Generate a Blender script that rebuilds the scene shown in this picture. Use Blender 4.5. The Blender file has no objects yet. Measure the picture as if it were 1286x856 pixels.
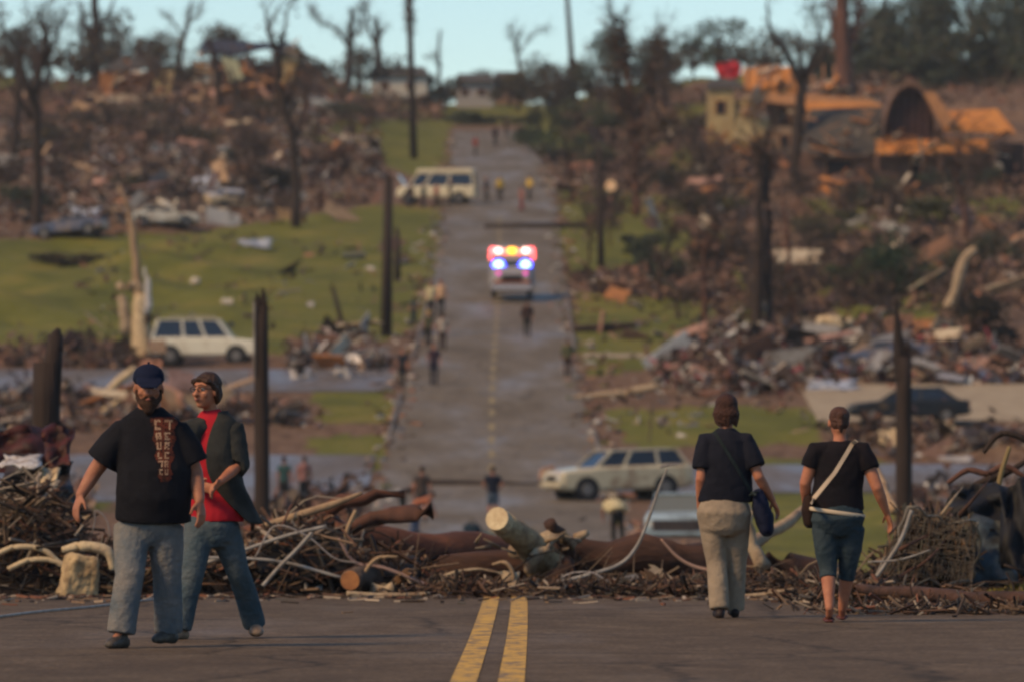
import bpy, math, random
import numpy as np
from mathutils import Vector, Matrix, Euler

S = bpy.context.scene
COL = S.collection
R = math.radians

# ------------------------------------------------------------------ camera, world, sun, exposure
F = 8000.0                      # focal length in photo pixels (1286 wide)
PITCH = math.atan(92 / F)
CZ = 1.03
cam_d = bpy.data.cameras.new('camera'); cam = bpy.data.objects.new('camera', cam_d); COL.objects.link(cam)
cam.location = (0, 0, CZ); cam.rotation_euler = (R(90) + PITCH, 0, 0)
cam_d.sensor_width = 36; cam_d.lens = 36 * F / 1286
cam_d.clip_start = 1; cam_d.clip_end = 9000
cam_d.dof.use_dof = True; cam_d.dof.focus_distance = 43.5; cam_d.dof.aperture_fstop = 3.8
S.camera = cam

w = bpy.data.worlds.new("World"); S.world = w; w.use_nodes = True
nt = w.node_tree; nt.nodes.clear()
sky = nt.nodes.new('ShaderNodeTexSky'); sky.sky_type = 'NISHITA'; sky.sun_disc = False
SUN_EL, SUN_AZ = R(42), R(-125)           # behind the camera, to the left
sky.sun_elevation = SUN_EL; sky.sun_rotation = SUN_AZ
sky.air_density = 1.0; sky.dust_density = 0.15; sky.ozone_density = 5.5
bg = nt.nodes.new('ShaderNodeBackground'); bg.inputs[1].default_value = 0.062
wo = nt.nodes.new('ShaderNodeOutputWorld')
tint = nt.nodes.new('ShaderNodeMix'); tint.data_type = 'RGBA'; tint.blend_type = 'MULTIPLY'; tint.inputs[0].default_value = 1
tint.inputs[7].default_value = (1.0, .99, .92, 1)      # overcast: less blue than a clear sky
nt.links.new(sky.outputs[0], tint.inputs[6]); nt.links.new(tint.outputs[2], bg.inputs[0]); nt.links.new(bg.outputs[0], wo.inputs[0])

sd = bpy.data.lights.new('sun', 'SUN'); so = bpy.data.objects.new('sun', sd); COL.objects.link(so)
sd.energy = 1.5; sd.angle = R(14); sd.color = (1.0, 0.67, 0.34)
_d = Vector((math.sin(SUN_AZ) * math.cos(SUN_EL), math.cos(SUN_AZ) * math.cos(SUN_EL), math.sin(SUN_EL)))
so.rotation_euler = _d.to_track_quat('Z', 'Y').to_euler()

S.view_settings.view_transform = 'Standard'; S.view_settings.look = 'None'
S.view_settings.exposure = 1.25; S.view_settings.gamma = 1
S.render.engine = 'CYCLES'
S.cycles.filter_width = 2.3
S.cycles.max_bounces = 4; S.cycles.diffuse_bounces = 2; S.cycles.glossy_bounces = 2
S.cycles.transparent_max_bounces = 4; S.cycles.volume_bounces = 0

# ------------------------------------------------------------------ helpers
def tag(o, label=None, cat=None, group=None, kind=None):
    if label: o['label'] = label
    if cat: o['category'] = cat
    if group: o['group'] = group
    if kind: o['kind'] = kind
    return o

def empty(name, loc, label=None, cat=None, group=None, rz=0):
    o = bpy.data.objects.new(name, None); COL.objects.link(o)
    o.location = loc; o.rotation_euler = (0, 0, rz); o.empty_display_size = .3
    return tag(o, label, cat, group)

class MB:
    """collects geometry, links it as one mesh object"""
    def __init__(s): s.v = []; s.f = []; s.c = []; s.n = 0
    def add(s, verts, faces, col=None):
        verts = np.asarray(verts, float).reshape(-1, 3)
        s.v.append(verts); s.f += [tuple(int(i) + s.n for i in f) for f in faces]
        s.n += len(verts)
        s.c.append(np.tile(np.array(col if col is not None else (.5, .5, .5), float), (len(verts), 1)))
        return s
    def box(s, c, size, rot=None, col=None, taper=1.0):
        hx, hy, hz = [a / 2 for a in size]
        v = np.array([(x, y, z) for x in (-hx, hx) for y in (-hy, hy) for z in (-hz, hz)])
        if taper != 1.0:
            m = v[:, 2] > 0; v[m, 0] *= taper; v[m, 1] *= taper
        if rot is not None:
            M = np.array(Euler(rot).to_matrix() if not isinstance(rot, Matrix) else rot); v = v @ M.T
        v = v + np.array(c)
        s.add(v, [(0, 1, 3, 2), (4, 6, 7, 5), (0, 4, 5, 1), (2, 3, 7, 6), (0, 2, 6, 4), (1, 5, 7, 3)], col)
        return s
    def poly(s, pts, thick, axis=1, col=None):
        """extrude a closed outline (list of 3d points) by thick along axis"""
        n = len(pts); a = np.array(pts, float); b = a.copy(); b[:, axis] += thick
        fs = [tuple(range(n)), tuple(range(2 * n - 1, n - 1, -1))]
        fs += [(i, i + n, (i + 1) % n + n, (i + 1) % n) for i in range(n)]
        s.add(np.vstack([a, b]), fs, col); return s
    def tube(s, pts, rad, n=8, side=(1, 0, 0), round_ends=False, col=None):
        P = np.array(pts, float); m = len(P)
        rr = [(r, r) if np.isscalar(r) else tuple(r) for r in (rad if hasattr(rad, '__len__') else [rad] * m)]
        if round_ends:
            t0 = P[0] - P[1]; t0 /= np.linalg.norm(t0) + 1e-9; t1 = P[-1] - P[-2]; t1 /= np.linalg.norm(t1) + 1e-9
            r0, r1 = rr[0], rr[-1]
            a = [P[0] + t0 * min(r0) * k for k in (.95, .75, .4)]; b = [P[-1] + t1 * min(r1) * k for k in (.4, .75, .95)]
            sc = (.3, .66, .92)
            ra = [(r0[0] * k, r0[1] * k) for k in sc]; rb = [(r1[0] * k, r1[1] * k) for k in sc[::-1]]
            P = np.vstack([a, P, b]); rr = ra + rr + rb; m = len(P)
        T = np.gradient(P, axis=0); T /= (np.linalg.norm(T, axis=1)[:, None] + 1e-9)
        V = []
        sd_ = np.array(side, float)
        for i in range(m):
            t = T[i]; u = sd_ - t * (sd_ @ t)
            if np.linalg.norm(u) < .15:
                q = np.array((0, 1., .3)); u = q - t * (q @ t)
            u /= np.linalg.norm(u); w_ = np.cross(t, u)
            for k in range(n):
                a = 2 * math.pi * k / n
                V.append(P[i] + u * math.cos(a) * rr[i][0] + w_ * math.sin(a) * rr[i][1])
        fs = [(i * n + k, i * n + (k + 1) % n, (i + 1) * n + (k + 1) % n, (i + 1) * n + k) for i in range(m - 1) for k in range(n)]
        fs += [tuple(range(n - 1, -1, -1)), tuple(range((m - 1) * n, m * n))]
        s.add(V, fs, col); return s
    def ell(s, c, r, rot=None, nu=16, nv=10, col=None):
        V = []; fs = []
        for j in range(nv + 1):
            th = math.pi * j / nv
            for i in range(nu):
                a = 2 * math.pi * i / nu
                V.append((math.sin(th) * math.cos(a) * r[0], math.sin(th) * math.sin(a) * r[1], math.cos(th) * r[2]))
        V = np.array(V)
        if rot is not None: V = V @ np.array(Euler(rot).to_matrix()).T
        V = V + np.array(c)
        for j in range(nv):
            for i in range(nu):
                a, b = j * nu + i, j * nu + (i + 1) % nu
                fs.append((a, a + nu, b + nu, b))
        s.add(V, fs, col); return s
    def boxes(s, C, size, ang, cols):
        """many boxes at once; C (n,3), size (n,3), ang (n,3) euler, cols (n,3)"""
        n = len(C); cx, sx = np.cos(ang[:, 0]), np.sin(ang[:, 0]); cy, sy = np.cos(ang[:, 1]), np.sin(ang[:, 1]); cz, sz = np.cos(ang[:, 2]), np.sin(ang[:, 2])
        M = np.empty((n, 3, 3))
        M[:, 0, 0] = cy * cz; M[:, 0, 1] = sx * sy * cz - cx * sz; M[:, 0, 2] = cx * sy * cz + sx * sz
        M[:, 1, 0] = cy * sz; M[:, 1, 1] = sx * sy * sz + cx * cz; M[:, 1, 2] = cx * sy * sz - sx * cz
        M[:, 2, 0] = -sy; M[:, 2, 1] = sx * cy; M[:, 2, 2] = cx * cy
        u = np.array([(x, y, z) for x in (-.5, .5) for y in (-.5, .5) for z in (-.5, .5)])
        V = np.einsum('nij,nkj->nki', M, u[None] * size[:, None, :]) + C[:, None, :]
        base = np.array([(0, 1, 3, 2), (4, 6, 7, 5), (0, 4, 5, 1), (2, 3, 7, 6), (0, 2, 6, 4), (1, 5, 7, 3)])
        fs = (base[None] + (np.arange(n) * 8)[:, None, None] + s.n).reshape(-1, 4)
        s.v.append(V.reshape(-1, 3)); s.f += [tuple(x) for x in fs.tolist()]; s.n += n * 8
        s.c.append(np.repeat(cols, 8, axis=0)); return s
    def leaves(s, C, size, cols, rs):
        n = len(C); a = rs.normal(size=(n, 3)); a /= np.linalg.norm(a, axis=1)[:, None]
        b = rs.normal(size=(n, 3)); b -= a * (a * b).sum(1)[:, None]; b /= np.linalg.norm(b, axis=1)[:, None]
        sz = np.asarray(size)[:, None]
        V = np.stack([C - a * sz, C + b * sz * .5, C + a * sz, C - b * sz * .5], 1)
        fs = (np.arange(n) * 4)[:, None] + np.arange(4)[None] + s.n
        s.v.append(V.reshape(-1, 3)); s.f += [tuple(x) for x in fs.tolist()]; s.n += n * 4
        s.c.append(np.repeat(cols, 4, axis=0)); return s
    def build(s, name, mat, parent=None, smooth=False, loc=None):
        me = bpy.data.meshes.new(name)
        V = np.vstack(s.v)
        if loc is not None: V = V - np.array(loc)
        me.from_pydata(V.tolist(), [], s.f)
        at_ = me.color_attributes.new('Col', 'FLOAT_COLOR', 'POINT')
        c = np.ones((len(V), 4), 'f'); c[:, :3] = np.vstack(s.c); at_.data.foreach_set('color', c.ravel())
        if smooth: me.polygons.foreach_set('use_smooth', [True] * len(me.polygons))
        me.materials.append(mat)
        o = bpy.data.objects.new(name, me); COL.objects.link(o)
        if loc is not None: o.location = loc
        if parent: o.parent = parent
        return o

def children(o): return [c for c in bpy.data.objects if c.parent == o]
def copy_tree(o, parent=None):
    c = o.copy(); COL.objects.link(c)
    if parent: c.parent = parent
    for ch in children(o): copy_tree(ch, c)
    return c

# ---- materials
def mat(name, col, rough=.8, col2=None, scale=6.0, bump=0.0, bscale=None, metal=0, attr=False, spec=.3, emit=None, estr=0,
        detail=4, thresh=(.35, .65), rough2=None, stretch=(1, 1, 1), sss=0, coat=0, alpha=None):
    m = bpy.data.materials.new(name); m.use_nodes = True; t = m.node_tree; b = t.nodes['Principled BSDF']
    b.inputs['Base Color'].default_value = (*col, 1); b.inputs['Roughness'].default_value = rough
    b.inputs['Metallic'].default_value = metal; b.inputs['Specular IOR Level'].default_value = spec
    if coat: b.inputs['Coat Weight'].default_value = coat
    if emit: b.inputs['Emission Color'].default_value = (*emit, 1); b.inputs['Emission Strength'].default_value = estr
    N = t.nodes.new; L = t.links.new
    tc = N('ShaderNodeTexCoord'); mp = N('ShaderNodeMapping'); mp.inputs['Scale'].default_value = stretch
    L(tc.outputs['Object'], mp.inputs[0])
    nz = N('ShaderNodeTexNoise'); nz.inputs['Scale'].default_value = scale; nz.inputs['Detail'].default_value = detail; nz.inputs['Roughness'].default_value = .65
    L(mp.outputs[0], nz.inputs[0])
    rp = N('ShaderNodeMapRange'); rp.inputs[1].default_value = thresh[0]; rp.inputs[2].default_value = thresh[1]; L(nz.outputs[0], rp.inputs[0])
    if attr:
        at_ = N('ShaderNodeAttribute'); at_.attribute_name = 'Col'
        mx = N('ShaderNodeMix'); mx.data_type = 'RGBA'; mx.blend_type = 'MULTIPLY'; mx.inputs[0].default_value = 1
        vr = N('ShaderNodeMapRange'); vr.inputs[3].default_value = .6; vr.inputs[4].default_value = 1.25; L(nz.outputs[0], vr.inputs[0])
        L(at_.outputs[0], mx.inputs[6]); L(vr.outputs[0], mx.inputs[7]); L(mx.outputs[2], b.inputs['Base Color'])
    elif col2:
        mx = N('ShaderNodeMix'); mx.data_type = 'RGBA'; mx.inputs[6].default_value = (*col, 1); mx.inputs[7].default_value = (*col2, 1)
        L(rp.outputs[0], mx.inputs[0]); L(mx.outputs[2], b.inputs['Base Color'])
    if rough2 is not None:
        rr = N('ShaderNodeMapRange'); rr.inputs[1].default_value = thresh[0]; rr.inputs[2].default_value = thresh[1]
        rr.inputs[3].default_value = rough; rr.inputs[4].default_value = rough2
        L(nz.outputs[0], rr.inputs[0]); L(rr.outputs[0], b.inputs['Roughness'])
    if bump:
        n2 = N('ShaderNodeTexNoise'); n2.inputs['Scale'].default_value = bscale or scale * 4; n2.inputs['Detail'].default_value = 5
        L(mp.outputs[0], n2.inputs[0])
        bp = N('ShaderNodeBump'); bp.inputs['Strength'].default_value = bump; bp.inputs['Distance'].default_value = .03
        L(n2.outputs[0], bp.inputs['Height']); L(bp.outputs[0], b.inputs['Normal'])
    return m

M = {}
M['bark'] = mat('bark', (.045, .028, .02), .9, (.02, .014, .012), 3, .8, 14, stretch=(1, 1, .25))
M['bark_red'] = mat('bark_red', (.14, .06, .038), .9, (.06, .03, .022), 2, .8, 10, stretch=(1, 1, .3))
M['bark_pale'] = mat('bark_pale', (.40, .27, .15), .85, (.2, .13, .08), 3, .5, 12, stretch=(1, 1, .3))
M['pole'] = mat('pole_wood', (.035, .022, .017), .85, (.018, .012, .011), 4, .7, 20, stretch=(1, 1, .08))
M['log'] = mat('log_bark', (.085, .04, .024), .9, (.03, .016, .012), 4, 1.0, 14, stretch=(.25, 1, 1))
M['log_red'] = mat('log_red', (.16, .06, .03), .85, (.07, .028, .018), 3, .6, 12, stretch=(.2, 1, 1))
M['woodcut'] = mat('cut_wood', (.62, .5, .3), .8, (.45, .32, .18), 9, .4, 30)
M['limb'] = mat('peeled_limb', (.42, .32, .2), .8, (.2, .13, .08), 6, .6, 22)
M['twig'] = mat('twigs', (.1, .07, .05), .9, attr=True, scale=4)
M['stuff'] = mat('debris_mix', (.1, .07, .05), .85, attr=True, scale=1.5)
M['leaf'] = mat('leaf', (.05, .07, .03), .8, attr=True, scale=.5)
M['plank'] = mat('plank', (.27, .16, .09), .85, (.12, .065, .04), 5, .5, 20, stretch=(.15, 1, 1))
M['plank_pale'] = mat('plank_pale', (.45, .34, .22), .85, (.28, .19, .11), 5, .4, 20, stretch=(.15, 1, 1))
M['conduit'] = mat('conduit', (.33, .31, .28), .6, (.18, .15, .12), 5, 0)
M['cable'] = mat('cable', (.34, .3, .27), .6, (.15, .12, .1), 3)
M['cream'] = mat('cream', (.6, .46, .27), .8, (.33, .24, .15), 7, .4)
M['black'] = mat('black', (.008, .008, .01), .7)
M['rubber'] = mat('rubber', (.015, .014, .014), .8)
M['glass'] = mat('car_glass', (.012, .015, .02), .12, spec=.6)
M['chrome'] = mat('chrome', (.16, .15, .14), .55, metal=.5)
M['white_paint'] = mat('white_paint', (.62, .6, .52), .4, (.3, .24, .17), 2.5, thresh=(.5, .75))
M['concrete'] = mat('concrete', (.36, .29, .19), .9, (.25, .19, .12), 1.2, .2)
M['kerb'] = mat('kerb_concrete', (.2, .17, .14), .8, (.11, .085, .065), 1.5, .2)

# ---- pixel geometry (photo pixels -> the real place at a given distance)
def ray(px, py):
    u = (px - 643) / F; v = (428 - py) / F
    return np.array((u, math.cos(PITCH) - v * math.sin(PITCH), math.sin(PITCH) + v * math.cos(PITCH)))
def at(px, py, d):
    r = ray(px, py); return np.array((0, 0, CZ)) + r * (d / r[1])
def proj(x, y, z):
    z = z - CZ; c, s_ = math.cos(PITCH), math.sin(PITCH)
    dep = y * c + z * s_; up = -y * s_ + z * c
    dep = np.where(dep < .5, .5, dep)
    return 643 + F * x / dep, 428 - F * up / dep

# ---- terrain
KD = np.array([-300, -20, 0, 40, 62, 90, 130, 160, 174, 195, 216, 240, 267, 300, 333, 380, 432, 516, 593, 612, 640, 700, 770, 900, 3000, 9000.])
KZ = np.array([3.255, .175, -.045, -.49, -.745, -2.4, -3.35, -3.0, -2.67, -2.3, -1.75, -.1, 2.2, 4.6, 7.0, 10.9, 15.1, 21.6, 27.3, 28.2, 29.6, 34, 38.3, 40, 46, 46.])
def pchip(X, Y):
    h = np.diff(X); dl = np.diff(Y) / h; m = np.zeros_like(Y); m[0] = dl[0]; m[-1] = dl[-1]
    for i in range(1, len(X) - 1):
        if dl[i - 1] * dl[i] > 0:
            w1 = 2 * h[i] + h[i - 1]; w2 = h[i] + 2 * h[i - 1]
            m[i] = (w1 + w2) / (w1 / dl[i - 1] + w2 / dl[i])
    def f(x):
        x = np.clip(np.asarray(x, float), X[0], X[-1]); i = np.clip(np.searchsorted(X, x) - 1, 0, len(X) - 2)
        t = (x - X[i]) / h[i]
        return (2*t**3-3*t**2+1)*Y[i] + (t**3-2*t**2+t)*h[i]*m[i] + (-2*t**3+3*t**2)*Y[i+1] + (t**3-t**2)*h[i]*m[i+1]
    return f
ZP = pchip(KD, KZ)
XC = pchip(np.array([-300, 0, 62, 195, 267, 333, 432, 516, 600, 9000.]), np.array([-1.3, -.277, -.057, -.6, -.82, -.75, -.8, -1.3, -1.7, -1.7]))
HWf = pchip(np.array([-300, 66, 110, 200, 300, 450, 9000.]), np.array([5.4, 5.3, 4.2, 4.1, 3.55, 3.75, 3.75]))
def sm(a, b, x): t = np.clip((x - a) / (b - a), 0, 1); return t * t * (3 - 2 * t)
CROSS = [(-60, 0, 212, 235), (0, 60, 218, 231), (-60, 0, 264, 277), (0, 60, 250, 268), (-60, 0, 302, 307)]
def T(x, y):
    x = np.asarray(x, float); y = np.asarray(y, float)
    z = ZP(y); off = np.abs(x - XC(y)) - HWf(y)
    k = sm(2, 14, off)
    z = z + sm(1, 16, off) * sm(500, 610, y) * np.where(x > 0, 4.0, 3.6) * (1 - .3 * sm(640, 760, y))
    z = z + sm(10, 60, off) * sm(650, 900, y) * np.where(x > 0, 5, 1)
    rough = k * .5 * (np.sin(x * .35 + y * .11) * np.sin(y * .19 + 1.3) + .6 * np.sin(x * .8 + y * .05) * np.sin(y * .33)) * sm(70, 110, y)
    flat = np.zeros_like(z)
    for (x0, x1, y0, y1) in CROSS:
        flat = np.maximum(flat, sm(x0 - 4, x0, x) * (1 - sm(x1, x1 + 4, x)) * sm(y0 - 5, y0 - 1, y) * (1 - sm(y1 + 1, y1 + 5, y)))
    return z + rough * (1 - flat)
def gp(px, py, near=False):
    """where the sight line through a photo pixel meets the ground"""
    r = ray(px, py); ds = np.arange(20, 63, .1) if near else np.arange(145, 1200, .5)
    P = np.array((0, 0, CZ)) + r[None] * (ds / r[1])[:, None]
    below = P[:, 2] <= T(P[:, 0], P[:, 1])
    if not below.any():
        k = (ds > 540) & (ds < 790) if not near else ds > 0; gap = np.where(k, (P[:, 2] - T(P[:, 0], P[:, 1])) / ds, 9e9); i = int(np.argmin(gap))
    else: i = int(np.argmax(below))
    p = P[i].copy(); p[2] = float(T(p[0], p[1])); return p

xs = np.concatenate([-np.geomspace(60, 5000, 40)[::-1], np.arange(-58, 58.1, .5), np.geomspace(60, 5000, 40)])
ys = np.concatenate([-np.geomspace(10, 2500, 18)[::-1], np.arange(-5, 70, 1.0), np.arange(70, 150, 2.), np.arange(150, 640, 1.0), np.geomspace(641, 8000, 50)])
GX, GY = np.meshgrid(xs, ys); GZ = T(GX, GY)
off = np.abs(GX - XC(GY)) - HWf(GY)
jit = np.random.RandomState(5).uniform(-1, 1, GX.shape)
bump_k = sm(.6, 2.5, off)
for (x0, x1, y0, y1) in CROSS:
    inside = (GX > x0 - 1) & (GX < x1 + 1) & (GY > y0 - 1.5) & (GY < y1 + 1.5); bump_k = np.where(inside, 0, bump_k)
GZ = GZ + bump_k * jit * .05
PX, PY = proj(GX, GY, GZ)
def inpoly(poly, X, Y):
    r = np.zeros(X.shape, bool); n = len(poly)
    for i in range(n):
        (x1, y1), (x2, y2) = poly[i], poly[(i + 1) % n]
        c = ((y1 > Y) != (y2 > Y)) & (X < (x2 - x1) * (Y - y1) / ((y2 - y1) + 1e-9) + x1); r ^= c
    return r
LAWN = [  # grass still green on these plots (outline corners on the ground)
 [(-200, 302), (60, 300), (250, 292), (400, 268), (470, 258), (556, 262), (548, 395), (500, 420), (430, 445), (200, 440), (-200, 425)],
 [(385, 152), (562, 150), (560, 205), (520, 222), (440, 190), (385, 175)],
 [(716, 368), (900, 380), (880, 430), (850, 455), (745, 475), (722, 440)],
 [(765, 515), (900, 508), (1035, 515), (1030, 556), (800, 562), (775, 545)],
 [(388, 548), (480, 546), (482, 592), (400, 596)], [(395, 488), (488, 486), (490, 530), (400, 532)],
 [(925, 575), (1110, 575), (1120, 720), (930, 720)], [(690, 280), (800, 290), (860, 330), (720, 345)],
 [(1000, 330), (1180, 330), (1180, 420), (1060, 400)], [(850, 130), (890, 130), (890, 160), (850, 160)], [(1000, 250), (1100, 255), (1090, 290), (1010, 300)], [(700, 230), (850, 250), (930, 300), (800, 330), (700, 270)], [(820, 175), (880, 185), (870, 215), (810, 205)], [(920, 330), (1000, 320), (1010, 400), (930, 420)], [(1120, 250), (1286, 245), (1286, 275), (1130, 280)], [(640, 140), (760, 150), (740, 190), (680, 190)],
 [(0, 600), (140, 600), (140, 640), (0, 640)]]
g = np.zeros(GX.shape)
farz = GY > 145
for p in LAWN: g = np.where(farz & inpoly(p, PX + jit * 3, PY + jit * 2), 1, g)
g = np.where((GY < 75) & (GX > 4.2), .8, g); g = np.where((GY < 75) & (GX < -5.5), .6, g)
g = np.where((GY > 70) & (GY < 150), .6, g); g = np.where(GY > 660, .9, g)
fc = np.zeros(GX.shape + (3,)); fc[..., 0] = g
gm = MB(); ny, nx = GX.shape
idx = np.arange(ny * nx).reshape(ny, nx)
fa = np.stack([idx[:-1, :-1], idx[:-1, 1:], idx[1:, 1:], idx[1:, :-1]], -1).reshape(-1, 4)
gm.v = [np.stack([GX, GY, GZ], -1).reshape(-1, 3)]; gm.f = [tuple(q) for q in fa.tolist()]; gm.c = [fc.reshape(-1, 3)]; gm.n = ny * nx

def ground_mat():
    m = bpy.data.materials.new('ground'); m.use_nodes = True; t = m.node_tree; b = t.nodes['Principled BSDF']; N = t.nodes.new; L = t.links.new
    b.inputs['Roughness'].default_value = .95; b.inputs['Specular IOR Level'].default_value = .15
    tc = N('ShaderNodeTexCoord'); at_ = N('ShaderNodeAttribute'); at_.attribute_name = 'Col'
    sep = N('ShaderNodeSeparateColor'); L(at_.outputs[0], sep.inputs[0])
    def noise(sc, d=5, r=.6):
        n = N('ShaderNodeTexNoise'); n.inputs['Scale'].default_value = sc; n.inputs['Detail'].default_value = d; n.inputs['Roughness'].default_value = r
        L(tc.outputs['Object'], n.inputs[0]); return n
    n1 = noise(.25); n2 = noise(1.6); n3 = noise(6)
    def ramp(src, stops):
        r = N('ShaderNodeValToRGB'); e = r.color_ramp.elements
        e[0].position = stops[0][0]; e[0].color = (*stops[0][1], 1); e[1].position = stops[-1][0]; e[1].color = (*stops[-1][1], 1)
        for p, c in stops[1:-1]: q = e.new(p); q.color = (*c, 1)
        L(src, r.inputs[0]); return r
    gr = ramp(n1.outputs[0], [(.3, (.08, .085, .014)), (.5, (.125, .125, .02)), (.7, (.2, .16, .035))])
    dr = ramp(n2.outputs[0], [(.3, (.045, .028, .017)), (.45, (.13, .075, .045)), (.58, (.2, .125, .08)), (.7, (.11, .085, .04)), (.8, (.3, .21, .14))])
    ad = N('ShaderNodeMath'); ad.operation = 'MULTIPLY_ADD'; ad.inputs[1].default_value = 2.0; n5 = noise(.55, 7, .7); L(n5.outputs[0], ad.inputs[0]); 
    sb = N('ShaderNodeMath'); sb.operation = 'SUBTRACT'; sb.inputs[1].default_value = .98; L(sep.outputs[0], sb.inputs[0]); L(sb.outputs[0], ad.inputs[2])
    mr = N('ShaderNodeMapRange'); mr.inputs[1].default_value = .35; mr.inputs[2].default_value = .6; L(ad.outputs[0], mr.inputs[0])
    mx = N('ShaderNodeMix'); mx.data_type = 'RGBA'; L(mr.outputs[0], mx.inputs[0]); L(dr.outputs[0], mx.inputs[6]); L(gr.outputs[0], mx.inputs[7])
    m2 = N('ShaderNodeMix'); m2.data_type = 'RGBA'; m2.blend_type = 'MULTIPLY'; m2.inputs[0].default_value = 1
    v = N('ShaderNodeMapRange'); v.inputs[1].default_value = .3; v.inputs[2].default_value = .7; v.inputs[3].default_value = .65; v.inputs[4].default_value = 1.3; L(n3.outputs[0], v.inputs[0])
    L(mx.outputs[2], m2.inputs[6]); L(v.outputs[0], m2.inputs[7]); L(m2.outputs[2], b.inputs['Base Color'])
    bp = N('ShaderNodeBump'); bp.inputs['Distance'].default_value = .15; bp.inputs['Strength'].default_value = .7; L(n3.outputs[0], bp.inputs['Height']); L(bp.outputs[0], b.inputs['Normal'])
    return m
tag(gm.build('ground', ground_mat(), smooth=True), kind='structure')

# ---- roads
def asphalt(name, c1, c2, c3, wet, wt=(.45, .62), sp=.12):
    m = bpy.data.materials.new(name); m.use_nodes = True; t = m.node_tree; b = t.nodes['Principled BSDF']; N = t.nodes.new; L = t.links.new
    tc = N('ShaderNodeTexCoord')
    def noise(sc, st=(1, 1, 1), d=5, r=.6):
        mp = N('ShaderNodeMapping'); mp.inputs['Scale'].default_value = st; L(tc.outputs['Object'], mp.inputs[0])
        n = N('ShaderNodeTexNoise'); n.inputs['Scale'].default_value = sc; n.inputs['Detail'].default_value = d; n.inputs['Roughness'].default_value = r
        L(mp.outputs[0], n.inputs[0]); return n
    big = noise(.35, (1, .25, 1)); mid = noise(2.2, (1, .5, 1), 6, .7); fine = noise(26, (1, .35, 1), 4, .8)
    r = N('ShaderNodeValToRGB'); e = r.color_ramp.elements; e[0].position = .32; e[0].color = (*c1, 1); e[1].position = .68; e[1].color = (*c3, 1); q = e.new(.5); q.color = (*c2, 1)
    mxn = N('ShaderNodeMath'); mxn.operation = 'MULTIPLY_ADD'; mxn.inputs[1].default_value = .55; L(mid.outputs[0], mxn.inputs[0])
    hb = N('ShaderNodeMath'); hb.operation = 'MULTIPLY'; hb.inputs[1].default_value = .45; L(big.outputs[0], hb.inputs[0]); L(hb.outputs[0], mxn.inputs[2]); L(mxn.outputs[0], r.inputs[0])
    v = N('ShaderNodeMapRange'); v.inputs[1].default_value = .3; v.inputs[2].default_value = .7; v.inputs[3].default_value = .5; v.inputs[4].default_value = 1.5; L(fine.outputs[0], v.inputs[0])
    m2 = N('ShaderNodeMix'); m2.data_type = 'RGBA'; m2.blend_type = 'MULTIPLY'; m2.inputs[0].default_value = 1
    L(r.outputs[0], m2.inputs[6]); L(v.outputs[0], m2.inputs[7]); L(m2.outputs[2], b.inputs['Base Color'])
    vo = N('ShaderNodeTexVoronoi'); vo.feature = 'DISTANCE_TO_EDGE'; vo.inputs['Scale'].default_value = .55
    ms = N('ShaderNodeMapping'); L(tc.outputs['Object'], ms.inputs[0]); ms.inputs['Scale'].default_value = (1, .6, 1)
    ws = N('ShaderNodeMix'); ws.data_type = 'RGBA'; ws.inputs[0].default_value = .35; L(ms.outputs[0], ws.inputs[6]); L(mid.outputs['Color'], ws.inputs[7]); L(ws.outputs[2], vo.inputs['Vector'])
    cr = N('ShaderNodeMapRange'); cr.inputs[1].default_value = .0; cr.inputs[2].default_value = .02; cr.inputs[3].default_value = .45; cr.inputs[4].default_value = 1; L(vo.outputs['Distance'], cr.inputs[0])
    m3 = N('ShaderNodeMix'); m3.data_type = 'RGBA'; m3.blend_type = 'MULTIPLY'; m3.inputs[0].default_value = 1; L(m2.outputs[2], m3.inputs[6]); L(cr.outputs[0], m3.inputs[7]); L(m3.outputs[2], b.inputs['Base Color'])
    rr = N('ShaderNodeMapRange'); rr.inputs[1].default_value = wt[0]; rr.inputs[2].default_value = wt[1]; rr.inputs[3].default_value = .9; rr.inputs[4].default_value = wet; L(big.outputs[0], rr.inputs[0]); L(rr.outputs[0], b.inputs['Roughness'])
    bp = N('ShaderNodeBump'); bp.inputs['Distance'].default_value = .012; bp.inputs['Strength'].default_value = .6; L(fine.outputs[0], bp.inputs['Height']); L(bp.outputs[0], b.inputs['Normal'])
    b.inputs['Specular IOR Level'].default_value = sp
    return m
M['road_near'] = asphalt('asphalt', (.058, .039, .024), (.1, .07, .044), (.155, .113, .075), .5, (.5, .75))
M['side'] = asphalt('side_asphalt', (.08, .066, .056), (.13, .11, .095), (.19, .165, .145), .38, (.35, .6), .3)
def strip(name, y0, y1, step, left, right, dz, m, nx_=8, parent=None, kind='structure'):
    mb = MB(); Y = np.arange(y0, y1 + .01, step); V = []
    for y in Y:
        a, b_ = left(y), right(y)
        for k in range(nx_ + 1):
            x = a + (b_ - a) * k / nx_; V.append((x, y, float(ZP(y)) + dz))
    n = nx_ + 1
    mb.add(V, [(i * n + k, i * n + k + 1, (i + 1) * n + k + 1, (i + 1) * n + k) for i in range(len(Y) - 1) for k in range(nx_)])
    o = mb.build(name, m, parent, smooth=True); return tag(o, kind=kind) if not parent else o
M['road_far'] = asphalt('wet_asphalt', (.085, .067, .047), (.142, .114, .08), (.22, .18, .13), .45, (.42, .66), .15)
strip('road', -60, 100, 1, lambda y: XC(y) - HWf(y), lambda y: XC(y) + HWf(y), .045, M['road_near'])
strip('road', 100, 612, 1, lambda y: XC(y) - HWf(y) + .25 * math.sin(y * .37) * math.sin(y * .9), lambda y: XC(y) + HWf(y) + .25 * math.sin(y * .31 + 2) * math.sin(y * .8), .045, M['road_far'])
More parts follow.
